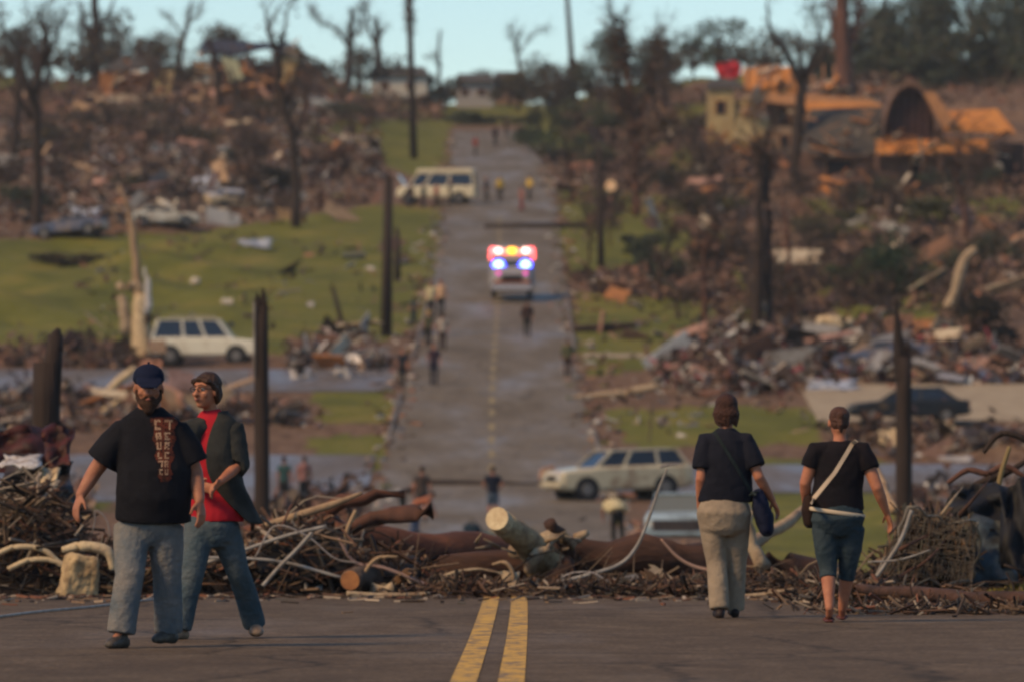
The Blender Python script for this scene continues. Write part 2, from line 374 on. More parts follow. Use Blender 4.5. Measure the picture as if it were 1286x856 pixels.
yel = mat('yellow_paint', (.55, .31, .035), .7, (.17, .11, .05), 9, .3, thresh=(.45, .62), stretch=(1, .35, 1))
for s_ in (-.125, .125):
    strip('road_line', -40, 66, .5, lambda y: XC(y) + s_ - .07, lambda y: XC(y) + s_ + .07, .05, yel, 2)
yelw = mat('worn_yellow', (.34, .26, .11), .8, (.15, .12, .07), 2)
mb = MB()
for y in np.arange(150, 420, 6.):
    V = []
    for q in (0, 1, 2, 3):
        for sx in (-.11, .11): V.append((XC(y) + sx, y + q, float(ZP(y + q)) + .052))
    mb.add(V, [(2 * q, 2 * q + 1, 2 * q + 3, 2 * q + 2) for q in range(3)])
tag(mb.build('road_line', yelw), kind='structure')
# cross streets
def flatstrip(name, x0, x1, y0, y1, m, dz=.04, step=1.0):
    mb = MB(); X = np.arange(x0, x1 + .01, step); Y = np.linspace(y0, y1, 11); n = len(X)
    V = [(x, y, float(T(x, y)) + dz) for y in Y for x in X]
    mb.add(V, [(i * n + k, i * n + k + 1, (i + 1) * n + k + 1, (i + 1) * n + k) for i in range(10) for k in range(n - 1)])
    return tag(mb.build(name, m, smooth=True), kind='structure')
flatstrip('side_road', -60, -4.75, 212, 235, M['side']); flatstrip('side_road', 3.5, 60, 218, 231, M['side'])
flatstrip('side_road', -60, -4.8, 264, 277, M['side']); flatstrip('driveway', 12, 60, 250, 268, M['concrete'])
flatstrip('side_road', -60, -25, 302, 307, M['side'])
flatstrip('pavement', 3.2, 6, 285, 288, M['concrete'], .05, .4)
# kerbs, broken at the side streets
for sx, segs in ((-1, [(240, 262), (282, 330)]), (1, [(236, 247), (290, 345)])):
    for (a, b_) in segs:
        mb = MB(); Y = np.arange(a, b_ + .1, 2.); V = []
        for y in Y:
            xe = float(XC(y) + sx * HWf(y)); z = float(ZP(y))
            V += [(xe, y, z - .05), (xe, y, z + .14), (xe + sx * .14, y, z + .14), (xe + sx * .14, y, z - .1)]
        mb.add(V, [(4 * i + k, 4 * i + (k + 1) % 4, 4 * i + 4 + (k + 1) % 4, 4 * i + 4 + k) for i in range(len(Y) - 1) for k in range(4)] + [(0, 1, 2, 3), tuple(4 * len(Y) - 4 + k for k in (3, 2, 1, 0))])
        tag(mb.build('kerb', M['kerb']), kind='structure')

# ================================================================== PEOPLE
SKIN = mat('skin', (.36, .15, .085), .6, (.28, .11, .06), 9, .15, 40, sss=.1)
SKINR = mat('skin_warm', (.42, .17, .09), .6, (.33, .12, .065), 9, .15, 40)
def cloth(name, c, c2=None, sc=5, bump=.5, rough=.9): return mat(name, c, rough, c2 or tuple(a * .6 for a in c), sc, bump, 9, spec=.15)
HAIRD = mat('hair_dark', (.022, .012, .009), .7, (.045, .022, .014), 20, .8, 60, stretch=(1, 1, .3))
EYEW = mat('eye_white', (.6, .55, .5), .4); LIP = mat('lips', (.3, .1, .08), .5)
_tx = {}
def clouds(scale):
    if scale not in _tx:
        t = bpy.data.textures.new('folds', 'CLOUDS'); t.noise_scale = scale; t.noise_depth = 2; _tx[scale] = t
    return _tx[scale]
def skinned(mb, name, m, parent, vox=.01, smooth=4, folds=0, fscale=.12):
    o = mb.build(name, m, parent, smooth=True)
    r = o.modifiers.new('Remesh', 'REMESH'); r.mode = 'VOXEL'; r.voxel_size = vox; r.use_smooth_shade = True
    q = o.modifiers.new('Smooth', 'SMOOTH'); q.factor = .5; q.iterations = smooth
    if folds:
        d = o.modifiers.new('Folds', 'DISPLACE'); d.texture = clouds(fscale); d.strength = folds; d.mid_level = .5; d.texture_coords = 'LOCAL'
    return o
def lerp(a, b, t): return np.array(a, float) * (1 - t) + np.array(b, float) * t
def unit(v): v = np.array(v, float); return v / (np.linalg.norm(v) + 1e-9)

def hand(mb, wr, tip, thumb_dir, sc=1.0, fingers=True, curl=.5):
    """palm plus five bent fingers; wr wrist, tip roughly where the middle knuckle row ends, thumb_dir side of the thumb"""
    d = unit(np.array(tip) - np.array(wr)); s_ = unit(np.array(thumb_dir) - d * (np.dot(thumb_dir, d))); nrm = np.cross(d, s_)
    if nrm[2] > 0 or (abs(nrm[2]) < .2 and nrm[1] > 0): nrm = -nrm
    wr = np.array(wr)
    # palm as a flattened tube
    mb.tube([wr - d * .02, wr + d * .02, wr + d * .055 * sc, wr + d * .095 * sc], [(.026 * sc, .02 * sc), (.03 * sc, .018 * sc), (.04 * sc, .017 * sc), (.038 * sc, .014 * sc)], 12, side=s_, round_ends=True)
    inward = nrm
    if not fingers: 
        mb.tube([wr + d * .08, wr + d * .15 * sc], [(.036 * sc, .014), (.024 * sc, .012)], 8, side=s_, round_ends=True); return
    for k, (off_, ln) in enumerate(((.029, .072), (.0095, .082), (-.0105, .076), (-.029, .06))):
        b = wr + d * .09 * sc + s_ * off_ * sc
        c1 = curl * (.8 + .12 * k)
        d1 = unit(d + inward * c1 * .55); d2 = unit(d + inward * c1 * 1.5); d3 = unit(d + inward * c1 * 2.6)
        p1 = b + d1 * ln * .45 * sc; p2 = p1 + d2 * ln * .33 * sc; p3 = p2 + d3 * ln * .25 * sc
        mb.tube([b - d * .015, b, p1, p2, p3], [.0105 * sc, .0102 * sc, .0098 * sc, .009 * sc, .0078 * sc], 8, round_ends=True)
    tb = wr + d * .03 * sc + s_ * .03 * sc
    t1 = tb + unit(d * .75 + s_ * .8 + inward * .25) * .042 * sc; t2 = t1 + unit(d + s_ * .25 + inward * .5) * .034 * sc
    mb.tube([tb - s_ * .012, tb, t1, t2], [.014 * sc, .014 * sc, .0115 * sc, .009 * sc], 8, round_ends=True)

def rotz(v, a):
    v = np.array(v, float).reshape(-1, 3); c, s_ = math.cos(a), math.sin(a)
    return np.stack([v[:, 0] * c - v[:, 1] * s_, v[:, 0] * s_ + v[:, 1] * c, v[:, 2]], 1)
def headset(hc, yaw, k=1.0, tilt=0):
    """returns f(local)->world for head-local coordinates, face toward -y"""
    def f(p):
        p = np.array(p, float).reshape(-1, 3) * k
        c, s_ = math.cos(tilt), math.sin(tilt)
        p = np.stack([p[:, 0], p[:, 1] * c - p[:, 2] * s_, p[:, 1] * s_ + p[:, 2] * c], 1)
        q = rotz(p, yaw) + np.array(hc); return q if len(q) > 1 else q[0]
    return f
class Sub(MB):
    """MB whose geometry is mapped by f when merged"""
    def into(s, mb, f):
        mb.add(f(np.vstack(s.v)), s.f); return mb

def person(name, loc, label, J, W, fit, group=None, rz=0, near=False, face=True):
    """J joints in metres from the feet, x picture right, y away, z up; W widths; fit clothing"""
    root = empty(name, loc, label, 'person', group, rz)
    vox = .0085 if near else .022
    skin = fit.get('skin', SKIN)
    k = W.get('head', 1.0); yaw = J.get('yaw', 0); hc = np.array(J['head'], float); hf = headset(hc, yaw, k, J.get('tilt', 0))
    b = MB()
    h = Sub()
    h.ell((0, .012, .035), (.076, .094, .083)); h.ell((0, -.018, -.028), (.062, .073, .085)); h.ell((0, -.045, -.085), (.034, .036, .028))
    h.ell((0, .03, -.04), (.058, .06, .06))
    if near:
        h.tube([(0, -.088, .022), (0, -.1, -.002), (0, -.113, -.022)], [.008, .011, .0155], 10, round_ends=True)
        h.ell((.014, -.098, -.024), (.008, .009, .007)); h.ell((-.014, -.098, -.024), (.008, .009, .007))
        h.tube([(-.05, -.066, .034), (0, -.09, .036), (.05, -.066, .034)], [.008, .01, .008], 8, round_ends=True)
        h.tube([(-.022, -.083, -.055), (0, -.092, -.055), (.022, -.083, -.055)], [.007, .01, .007], 8, round_ends=True)
        for sx in (-1, 1):
            h.ell((sx * .04, -.062, -.02), (.024, .02, .02))
            h.ell((sx * .077, .005, -.005), (.009, .019, .031), rot=(0, 0, sx * .35))
    else:
        h.tube([(0, -.085, .02), (0, -.11, -.02)], [.01, .016], 6, round_ends=True)
        for sx in (-1, 1): h.ell((sx * .078, .005, -.005), (.01, .018, .03))
    h.into(b, hf)
    nk = np.array(J['neck'], float)
    nr = W.get('neck', .056)
    b.tube([hf((0, .02, -.05)), lerp(hf((0, .02, -.07)), nk, .6), nk, nk + (0, 0, -.07)], [nr, nr, nr * 1.15, nr * 1.5], 14, round_ends=True)
    tz = W['torso']      # list of (z, x, y, rx, ry)
    b.tube([(t[1], t[2], t[0]) for t in tz[1:-1]], [(t[3] * .82, t[4] * .8) for t in tz[1:-1]], 18, round_ends=False)
    ar = W.get('arm', (.052, .043, .03)); lr = W.get('leg', (.085, .058, .04))
    for s_ in 'LR':
        sh, el, wr = [np.array(J[q + s_], float) for q in ('sh', 'el', 'wr')]
        b.tube([sh, lerp(sh, el, .5), el, lerp(el, wr, .35), wr], [ar[0] * 1.05, ar[0] * .93, ar[1], ar[1] * .95, ar[2]], 12, side=(0, 1, 0), round_ends=True)
        b.tube([sh, lerp(sh, (nk[0], nk[1], sh[2]), .8)], [ar[0] * .95, ar[0]], 12, side=(0, 1, 0), round_ends=True)
        hd = J.get('hand' + s_, None)
        if hd is None: hd = wr + unit(wr - el) * .1
        hand(b, wr, hd, J.get('thumb' + s_, (0, -1, 0)), W.get('handk', 1.0), fingers=near)
        hp, kn, an, to = [np.array(J[q + s_], float) for q in ('hip', 'kn', 'an', 'toe')]
        b.tube([hp, lerp(hp, kn, .5), kn, lerp(kn, an, .3), lerp(kn, an, .75), an], [lr[0], lr[0] * .86, lr[1], lr[1] * 1.0, lr[2] * 1.1, lr[2] * .9], 14, round_ends=True)
        b.tube([an, lerp(an, to, .15) + (0, 0, -.035), to + np.array((0, 0, -.005))], [lr[2] * .85, .028, .016], 10, round_ends=True)
    skinned(b, 'body', skin, root, vox, 2)
    # ---- face
    if near and face:
        for sx in (-1, 1):
            e = MB(); e.ell((0, 0, 0), (.0125, .0125, .0105), nu=12, nv=8); o = e.build('eye', EYEW, root, True); o.location = hf((sx * .03, -.0705, .012))
            p = MB(); p.ell((0, 0, 0), (.0068, .004, .0068), nu=10, nv=6); q = p.build('iris', M['black'], o, True)
            dv = rotz([(0, -.0105 * k, 0)], yaw)[0]; q.location = dv; q.rotation_euler = (0, 0, yaw)
        l = Sub(); l.tube([(-.022, -.088, -.056), (0, -.1, -.056), (.022, -.088, -.056)], [.004, .006, .004], 6, round_ends=True); mm = MB(); l.into(mm, hf); mm.build('mouth', LIP, root, True)
        if fit.get('brows', True):
            l = Sub()
            l.tube([(-.05, -.073, .036), (-.034, -.089, .043), (-.013, -.098, .038), (0, -.093, .036), (.013, -.098, .038), (.034, -.089, .043), (.05, -.073, .036)], [.002, .004, .003, .0008, .003, .004, .002], 6)
            mm = MB(); l.into(mm, hf); mm.build('eyebrows', fit.get('hair', HAIRD), root, True)
    # ---- hair
    hm = fit.get('hair', HAIRD); hs = fit.get('hairstyle', 'short')
    if hs:
        h = Sub()
        if hs == 'short':
            h.ell((0, .022, .048), (.083, .094, .083)); h.ell((0, .05, -.005), (.076, .066, .07))
        elif hs == 'bowl':
            h.ell((0, .02, .048), (.089, .1, .085)); h.ell((0, .045, -.012), (.09, .072, .085))
            for q in range(9):
                a = R(20 + q * 17.5); h.tube([(math.cos(a) * .075, math.sin(a) * .075 + .02, .03), (math.cos(a) * .09, math.sin(a) * .09 + .02, -.03), (math.cos(a) * .082, math.sin(a) * .082 + .02, -.095 - .012 * (q % 3))], [.02, .024, .012], 8, round_ends=True)
        elif hs == 'bun':
            h.ell((0, .02, .046), (.082, .094, .082)); h.ell((0, .045, 0), (.072, .062, .07)); h.ell((0, .1, .035), (.04, .035, .05)); h.ell((.004, .125, .06), (.03, .026, .032))
            h.tube([(0, .11, .03), (.01, .13, -.02), (0, .115, -.07)], [.028, .026, .012], 8, round_ends=True)
        elif hs == 'back':      # swept back, covering the ears
            h.ell((0, .028, .05), (.085, .095, .082)); h.ell((0, .06, -.015), (.08, .062, .085))
            h.tube([(-.06, -.055, .065), (0, -.068, .082), (.06, -.055, .065)], [.022, .026, .022], 8, round_ends=True)
            for sx in (-1, 1): h.tube([(sx * .07, -.02, .05), (sx * .082, .015, 0), (sx * .072, .04, -.06)], [.018, .022, .016], 8, round_ends=True)
        mm = MB(); h.into(mm, hf); skinned(mm, 'hair', hm, root, vox, 2, .006 if near else 0, .03)
    if 'beard' in fit:
        h = Sub(); h.ell((0, -.058, -.082), (.05, .045, .045)); h.ell((0, -.07, -.11), (.033, .03, .035))
        for sx in (-1, 1): h.tube([(sx * .068, -.015, -.01), (sx * .062, -.035, -.05), (sx * .035, -.07, -.085)], [.01, .016, .02], 8, round_ends=True)
        h.tube([(-.034, -.078, -.055), (-.02, -.093, -.04), (.02, -.093, -.04), (.034, -.078, -.055)], [.009, .009, .009, .009], 8, round_ends=True)
        mm = MB(); h.into(mm, hf); skinned(mm, 'beard', fit['beard'], root, vox, 1, .006, .02)
    if 'cap' in fit:
        h = Sub(); h.ell((0, .013, .066), (.09, .108, .075)); h.ell((0, .013, .052), (.092, .11, .036))
        h.tube([(0, -.07, .056), (0, -.125, .04), (0, -.175, .018)], [(.078, .012), (.076, .01), (.05, .008)], 16, round_ends=True)
        mm = MB(); h.into(mm, hf); c = skinned(mm, 'cap', fit['cap'], root, vox * .8, 1)
        if near:
            h = Sub(); h.ell((0, .01, .146), (.009, .009, .006)); mm = MB(); h.into(mm, hf); mm.build('cap_button', fit['cap'], c, True)
    if 'hat' in fit:
        h = Sub(); h.ell((0, .01, .07), (.095, .11, .075)); h.ell((0, .015, .045), (.125, .15, .018))
        mm = MB(); h.into(mm, hf); skinned(mm, 'hat', fit['hat'], root, vox, 1)
    if 'glasses' in fit:
        h = Sub()
        for sx in (-1, 1):
            ring = [(sx * .032 + math.cos(a) * .023, -.098 - abs(math.cos(a)) * 0, .012 + math.sin(a) * .016) for a in np.linspace(0, 2 * math.pi, 15)]
            h.tube(ring, .0022, 6); h.tube([(sx * .055, -.096, .018), (sx * .078, -.04, .014), (sx * .08, .01, .01)], .002, 6)
        h.tube([(-.01, -.1, .014), (.01, -.1, .014)], .002, 6); mm = MB(); h.into(mm, hf); mm.build('glasses', M['black'], root, True)
    # ---- trousers
    tm = fit['legs']; lt = fit.get('leglen', 1.0); tr = W.get('trouser', (.1, .085, .08))
    t = MB(); pz = W['pelvis']
    pz = list(pz) + [(pz[-1][0] - .05, pz[-1][1], pz[-1][2], pz[-1][3] * .6, pz[-1][4] * .75)]
    t.tube([(pz[0][1], pz[0][2], pz[0][0] + .01)] + [(q[1], q[2], q[0] - (.02 if i == 0 else 0)) for i, q in enumerate(pz)], [(pz[0][3] * .8, pz[0][4] * .78)] + [(q[3] * (.9 if i == 0 else 1), q[4] * (.88 if i == 0 else 1)) for i, q in enumerate(pz)], 20, round_ends=False)
    for s_ in 'LR':
        hp, kn, an = [np.array(J[q + s_], float) for q in ('hip', 'kn', 'an')]
        if lt >= 1: pts = [hp, lerp(hp, kn, .5), kn, lerp(kn, an, .5), an + (0, 0, -.045)]; rd = [tr[0] * 1.1, tr[0], tr[1], lerp(tr[1], tr[2], .6), tr[2]]
        elif lt > .5: e = lerp(kn, an, (lt - .5) * 2); pts = [hp, lerp(hp, kn, .5), kn, e]; rd = [tr[0] * 1.1, tr[0], tr[1], tr[2]]
        else: e = lerp(hp, kn, lt * 2); pts = [hp, lerp(hp, e, .5), e]; rd = [tr[0] * 1.1, tr[0], tr[0] * .97]
        t.tube(pts, [float(q) for q in rd], 16, side=(1, 0, 0), round_ends=False)
        if near and lt < 1:
            e = pts[-1]; t.tube([lerp(pts[-2], e, .82), e], [tr[2] * 1.13, tr[2] * 1.15], 16)
    to_ = skinned(t, 'trousers', tm, root, vox * 1.15, 9 if near else 3, .008 if near else 0, .06)
    # ---- top
    t = MB()
    t.tube([(q[1], q[2], q[0]) for q in tz], [(q[3], q[4]) for q in tz], 22, round_ends=False)
    for s_ in 'LR':
        sh, el, wr = [np.array(J[q + s_], float) for q in ('sh', 'el', 'wr')]
        sl = fit.get('sleeve', .7); sr = W.get('sleeve', (.085, .08, .078))
        end = lerp(sh, el, sl) if sl <= 1 else lerp(el, wr, sl - 1)
        inner = lerp(sh, (tz[0][1], tz[0][2], sh[2]), .75) + np.array((0, 0, .015))
        pts = [inner, sh, lerp(sh, el, min(sl, 1) * .5)] + ([el] if sl > 1 else []) + [end]
        rd = [sr[0] * .8, sr[0], sr[1]] + ([sr[1] * .95] if sl > 1 else []) + [sr[2]]
        t.tube(pts, rd, 16, side=(0, 1, 0), round_ends=False)
    so_ = skinned(t, fit.get('topname', 'shirt'), fit['top'], root, vox * 1.1, 4, .013 if near else 0, .1)
    # ---- shoes
    for s_ in 'LR':
        an, to = np.array(J['an' + s_], float), np.array(J['toe' + s_], float)
        d = unit((to - an) * (1, 1, 0)) if np.linalg.norm((to - an)[:2]) > .02 else np.array((0, -1, 0)); heel = np.array((an[0], an[1], to[2])) - d * .055
        sb = MB()
        if fit.get('shoe', 'shoe') == 'sandal':
            sb.tube([heel + (0, 0, -.018), lerp(heel, to, .5) + (0, 0, -.02), to + (0, 0, -.02)], [(.032, .012), (.037, .012), (.04, .012)], 12, side=np.cross(d, (0, 0, 1)), round_ends=True)
            sb.tube([lerp(heel, to, .75) + np.cross(d, (0, 0, 1)) * .04 + (0, 0, -.01), lerp(heel, to, .72) + (0, 0, .035), lerp(heel, to, .75) - np.cross(d, (0, 0, 1)) * .04 + (0, 0, -.01)], .009, 8, round_ends=True)
            skinned(sb, 'sandal', fit['shoes'], root, .009, 1)
        else:
            sb.tube([heel, lerp(heel, to, .45) + (0, 0, .012), lerp(heel, to, .8), to + (0, 0, -.005)], [(.038, .042), (.042, .045), (.048, .036), (.035, .024)], 14, side=np.cross(d, (0, 0, 1)), round_ends=True)
            sb.tube([np.array((an[0], an[1], to[2])) + (0, 0, .02), np.array((an[0], an[1], to[2])) + (0, 0, .085)], [.045, .046], 12, round_ends=True)
            skinned(sb, 'shoe', fit['shoes'], root, .01 if near else vox, 1)
    return root, so_, to_

def PJ(px0, py0, s):
    def f(px, py, dy=0.0): return ((px - px0) / s, dy, (py0 - py) / s)
    return f
def fl(px, py, s): return at(px, py, F / s)

# --- man in front, left: navy cap, beard, black T-shirt, worn jeans, walking toward the camera
s = 197.; d0 = F / s; base = at(185, 808, d0); base[2] = float(T(base[0], base[1])) + .045; f = PJ(185, 810, s)
Jm = dict(head=f(187, 492, -.05), neck=f(188, 522, 0), yaw=R(4), tilt=R(4),
  shL=f(154, 547), elL=f(121, 592, .02), wrL=f(104, 622, -.06), handL=f(97, 645, -.1), thumbL=(.6, -1, 0),
  shR=f(224, 548), elR=f(244, 596, .0), wrR=f(250, 628, -.1), handR=f(253, 648, -.13), thumbR=(-.7, -1, 0),
  hipL=f(166, 662), knL=f(165, 722, -.16), anL=f(155, 783, -.2), toeL=f(143, 803, -.37),
  hipR=f(207, 662), knR=f(209, 724, .04), anR=f(210, 783, .12), toeR=f(196, 799, -.03))
def tor(*rows): return [((810 - py) / 197., (x - 185) / 197., y, rx, ry) for (py, x, y, rx, ry) in rows]
Wm = dict(torso=tor((514, 188, .01, .075, .07), (520, 188, .01, .115, .09), (529, 188, 0, .175, .115), (542, 188, 0, .215, .14), (562, 190, 0, .228, .165), (595, 194, -.03, .235, .19), (625, 193, -.03, .238, .195), (654, 192, -.01, .24, .18)),
  pelvis=tor((648, 188, 0, .2, .155), (662, 187, 0, .205, .155), (676, 187, 0, .16, .13)), arm=(.062, .05, .034), neck=.072, head=1.1, handk=1.08, sleeve=(.092, .104, .112), trouser=(.108, .092, .092), leg=(.095, .065, .045))
blackT = cloth('black_cotton', (.011, .011, .014), (.006, .006, .009), 4)
jeans1 = mat('worn_denim', (.10, .115, .125), .9, (.22, .19, .16), 4.5, .6, 26, thresh=(.4, .75), spec=.15)
man, shirt, tr_ = person('person', base, 'bearded man in a navy cap, printed black T-shirt and faded jeans walking on the road', Jm, Wm,
  dict(top=blackT, legs=jeans1, cap=cloth('navy_cap', (.008, .012, .032)), beard=mat('beard', (.03, .014, .009), .9, (.06, .028, .015), 30, .6, 80), hairstyle='short', sleeve=.78, shoes=mat('dark_shoe', (.03, .025, .022), .6, (.1, .08, .06), 8), skin=SKIN), near=True)
man.scale = (1.02,) * 3
# chest print: worn cream lettering over a rust patch, stuck to the shirt
rust = mat('print_rust', (.12, .025, .012), .9, (.03, .01, .008), 14, thresh=(.4, .6)); creamp = mat('print_cream', (.42, .27, .17), .9, (.2, .09, .05), 25, thresh=(.4, .7))
def printed(px0, py0, px1, py1, m, name, off_, target, nx_, ny_, keep, fmap, y=-.5):
    mb = MB()
    for i in range(nx_):
        for j in range(ny_):
            u, v = (i + .5) / nx_, (j + .5) / ny_
            if not keep(u, v): continue
            q = [fmap(px0 + (px1 - px0) * a / nx_, py0 + (py1 - py0) * b_ / ny_, y) for a, b_ in ((i, j), (i + 1, j), (i + 1, j + 1), (i, j + 1))]
            mb.add(q, [(0, 3, 2, 1)])
    o = mb.build(name, m, target.parent)
    sw = o.modifiers.new('Wrap', 'SHRINKWRAP'); sw.target = target; sw.wrap_method = 'PROJECT'; sw.use_project_y = True; sw.use_project_z = False
    sw.use_positive_direction = True; sw.use_negative_direction = False; sw.offset = -off_ if False else off_
    return o
rs = np.random.RandomState(3)
printed(190, 527, 223, 606, rust, 'chest_print', .004, shirt, 22, 44, lambda u, v: abs(u - (.5 + .08 * v)) < .47 - .28 * v + .05 * math.sin(v * 23) and rs.rand() > .06, f)
# letter strokes (block capitals, too worn to read), rows down the chest
GL = ['1110100010001110', '1111001000100010', '1110101011101010', '1110100011001110', '1010101010101110', '1110101011001010', '1000100010001110']
rows_ = [(0, .02, .2), (1, .22, .36), (2, .38, .52), (3, .54, .66), (4, .68, .8), (5, .82, .93)]
def letters(u, v):
    for (ri, a, b_) in rows_:
        if a <= v < b_:
            vv = (v - a) / (b_ - a); w_ = .42 - .24 * v; c_ = .5 + .06 * v; n_ = 2
            uu = (u - (c_ - w_)) / (2 * w_)
            if not 0 <= uu < 1: return False
            k = int(uu * n_); lu = uu * n_ - k
            if lu > .86 or vv > .9: return False
            g_ = GL[(ri * 2 + k) % len(GL)]; return g_[int(vv / .9 * 4) * 4 + min(3, int(lu / .86 * 4))] == '1' and rs.rand() > .12
    return False
printed(192, 529, 222, 604, creamp, 'chest_lettering', .007, shirt, 32, 72, letters, f)

# --- woman beside him
s = 187.; d0 = F / s; base = at(268, 800, d0); base[2] = float(T(base[0], base[1])) + .045; f = PJ(268, 801, s)
def tor(*rows): return [((801 - py) / 187., (x - 268) / 187., y, rx, ry) for (py, x, y, rx, ry) in rows]
Jw = dict(head=f(259, 496, -.03), neck=f(265, 523, .02), yaw=R(-37),
  shL=f(241, 543, -.06), elL=f(240, 590, -.06), wrL=f(252, 612, -.2), handL=f(262, 614, -.24), thumbL=(0, -.3, 1),
  shR=f(291, 545, .0), elR=f(298, 588, -.04), wrR=f(279, 606, -.22), handR=f(268, 617, -.28), thumbR=(-.3, -1, .2),
  hipL=f(252, 655), knL=f(243, 722, -.1), anL=f(228, 780, -.1), toeL=f(216, 795, -.24),
  hipR=f(278, 655), knR=f(298, 720, .08), anR=f(317, 778, .28), toeR=f(322, 793, .1))
Ww = dict(torso=tor((519, 264, 0, .06, .055), (527, 265, 0, .095, .075), (537, 265, 0, .125, .09), (560, 266, -.01, .15, .115), (590, 266, -.01, .15, .12), (620, 270, 0, .17, .135), (645, 272, .0, .185, .14), (656, 272, 0, .18, .135)),
  pelvis=tor((645, 266, 0, .16, .13), (662, 266, 0, .185, .14), (680, 267, 0, .16, .12)), arm=(.052, .042, .027), neck=.048, head=1.0, sleeve=(.056, .056, .056), trouser=(.095, .078, .078), leg=(.08, .055, .038))
jeans2 = mat('teal_denim', (.04, .065, .08), .9, (.09, .105, .11), 4.5, .6, 26, thresh=(.35, .7), spec=.15)
redsh = cloth('red_top', (.42, .018, .03), (.32, .012, .02))
card = cloth('charcoal_knit', (.04, .04, .036), (.022, .022, .02), 6)
wom, wsh, _ = person('person', base, 'woman in glasses and charcoal cardigan over a red top, looking sideways at the man', Jw, Ww,
  dict(top=redsh, topname='top', legs=jeans2, hairstyle='back', hair=mat('hair_brown', (.03, .014, .008), .6, (.055, .025, .013), 16, .7, 60), glasses=1, sleeve=.4, shoes=mat('tan_shoe', (.28, .19, .12), .7, (.12, .08, .06), 9), skin=SKINR), near=True)
wom.scale = (1.018,) * 3
t = MB()   # the cardigan: back and right front panel, open down the viewer's left of centre, hem flying out
prof = [(521, 270, .03, .075, .075, -75), (529, 271, .02, .12, .1, -85), (538, 270, .01, .155, .115, -95), (560, 268, .0, .168, .135, -104), (590, 268, .0, .168, .14, -108), (618, 272, .01, .19, .155, -92), (640, 280, .03, .225, .16, -62), (652, 283, .04, .24, .165, -48)]
V = []; nA = 30
for (py, x, y, rx, ry, a0) in prof:
    for q in range(nA):
        a = R(a0 + (360 - 128 - a0 - 4) * q / (nA - 1))
        dip = -.04 * max(0, math.cos(a + .3)) * (py > 630)
        V.append(((x - 268) / 187. + math.cos(a) * rx * (1 + .03 * math.sin(a * 7)), y + math.sin(a) * ry * (1 + .04 * math.sin(a * 5)), (801 - py) / 187. + dip))
t.add(V, [(i * nA + q, i * nA + q + 1, (i + 1) * nA + q + 1, (i + 1) * nA + q) for i in range(len(prof) - 1) for q in range(nA - 1)])
cg = t.build('cardigan', card, wom, True)
sb_ = cg.modifiers.new('Sub', 'SUBSURF'); sb_.levels = 2; sb_.render_levels = 2
d_ = cg.modifiers.new('Folds', 'DISPLACE'); d_.texture = clouds(.11); d_.strength = .025; d_.texture_coords = 'LOCAL'
sl_ = cg.modifiers.new('Solid', 'SOLIDIFY'); sl_.thickness = .012; sl_.offset = 0
t = MB()
for q, (a, b_, c_) in {'L': (Jw['shL'], Jw['elL'], Jw['wrL']), 'R': (Jw['shR'], Jw['elR'], Jw['wrR'])}.items():
    t.tube([lerp(a, f(266, 540), .6) + (0, 0, .01), np.array(a), lerp(a, b_, .5), np.array(b_), lerp(b_, c_, .12)], [.072, .09, .084, .078, .078], 16, side=(0, 1, 0))
skinned(t, 'cardigan_sleeves', card, cg, .01, 3, .02, .09)

# --- right pair, seen from behind
def strap(root, target, pts, width, m, name='strap', parent=None):
    mb = MB(); V = []; P = np.array(pts, float); n = len(P)
    K = 24; Q = np.array([P[min(int(t_ * (n - 1)), n - 2)] * (1 - (t_ * (n - 1) - min(int(t_ * (n - 1)), n - 2))) + P[min(int(t_ * (n - 1)), n - 2) + 1] * (t_ * (n - 1) - min(int(t_ * (n - 1)), n - 2)) for t_ in np.linspace(0, 1, K)])
    d = unit(P[-1] - P[0]); sdv = unit(np.cross(d, (0, 1, 0)))
    for q in Q: V += [q - sdv * width / 2, q, q + sdv * width / 2]
    mb.add(V, [(3 * i + k, 3 * i + k + 1, 3 * i + 4 + k, 3 * i + 3 + k) for i in range(K - 1) for k in (0, 1)])
    o = mb.build(name, m, parent)
    sw = o.modifiers.new('Wrap', 'SHRINKWRAP'); sw.target = target; sw.wrap_method = 'PROJECT'; sw.use_project_y = True; sw.use_project_z = False
    sw.use_positive_direction = True; sw.use_negative_direction = False; sw.offset = .004
    so2 = o.modifiers.new('Solid', 'SOLIDIFY'); so2.thickness = .006; so2.offset = 0
    return o
s = 163.; d0 = F / s; base = at(910, 775, d0); base[2] = float(T(base[0], base[1])) + .045; f = PJ(910, 776, s)
def tor(*rows): return [((776 - py) / 163., (x - 910) / 163., y, rx, ry) for (py, x, y, rx, ry) in rows]
Ja = dict(head=f(913, 516, .03), neck=f(912, 541, 0), yaw=R(172),
  shL=f(887, 556), elL=f(880, 603, -.05), wrL=f(880, 640, .06), thumbL=(.2, 1, 0),
  shR=f(936, 556), elR=f(953, 600, -.06), wrR=f(970, 628, .04), handR=f(977, 642, .07), thumbR=(-.3, 1, 0),
  hipL=f(894, 650), knL=f(900, 706, .0), anL=f(903, 758, -.1), toeL=f(902, 771, .1),
  hipR=f(925, 650), knR=f(925, 706, .08), anR=f(923, 760, .12), toeR=f(922, 770, .32))
Wa = dict(torso=tor((538, 912, 0, .065, .06), (545, 912, 0, .12, .085), (554, 912, 0, .18, .11), (575, 911, 0, .205, .135), (600, 911, .01, .205, .145), (620, 911, .01, .215, .15), (631, 911, .01, .215, .15)),
  pelvis=tor((622, 910, 0, .19, .14), (645, 909, -.02, .215, .165), (665, 909, -.01, .19, .14)), arm=(.05, .042, .028), neck=.05, head=1.0, sleeve=(.085, .085, .085), trouser=(.1, .082, .078), leg=(.085, .058, .04))
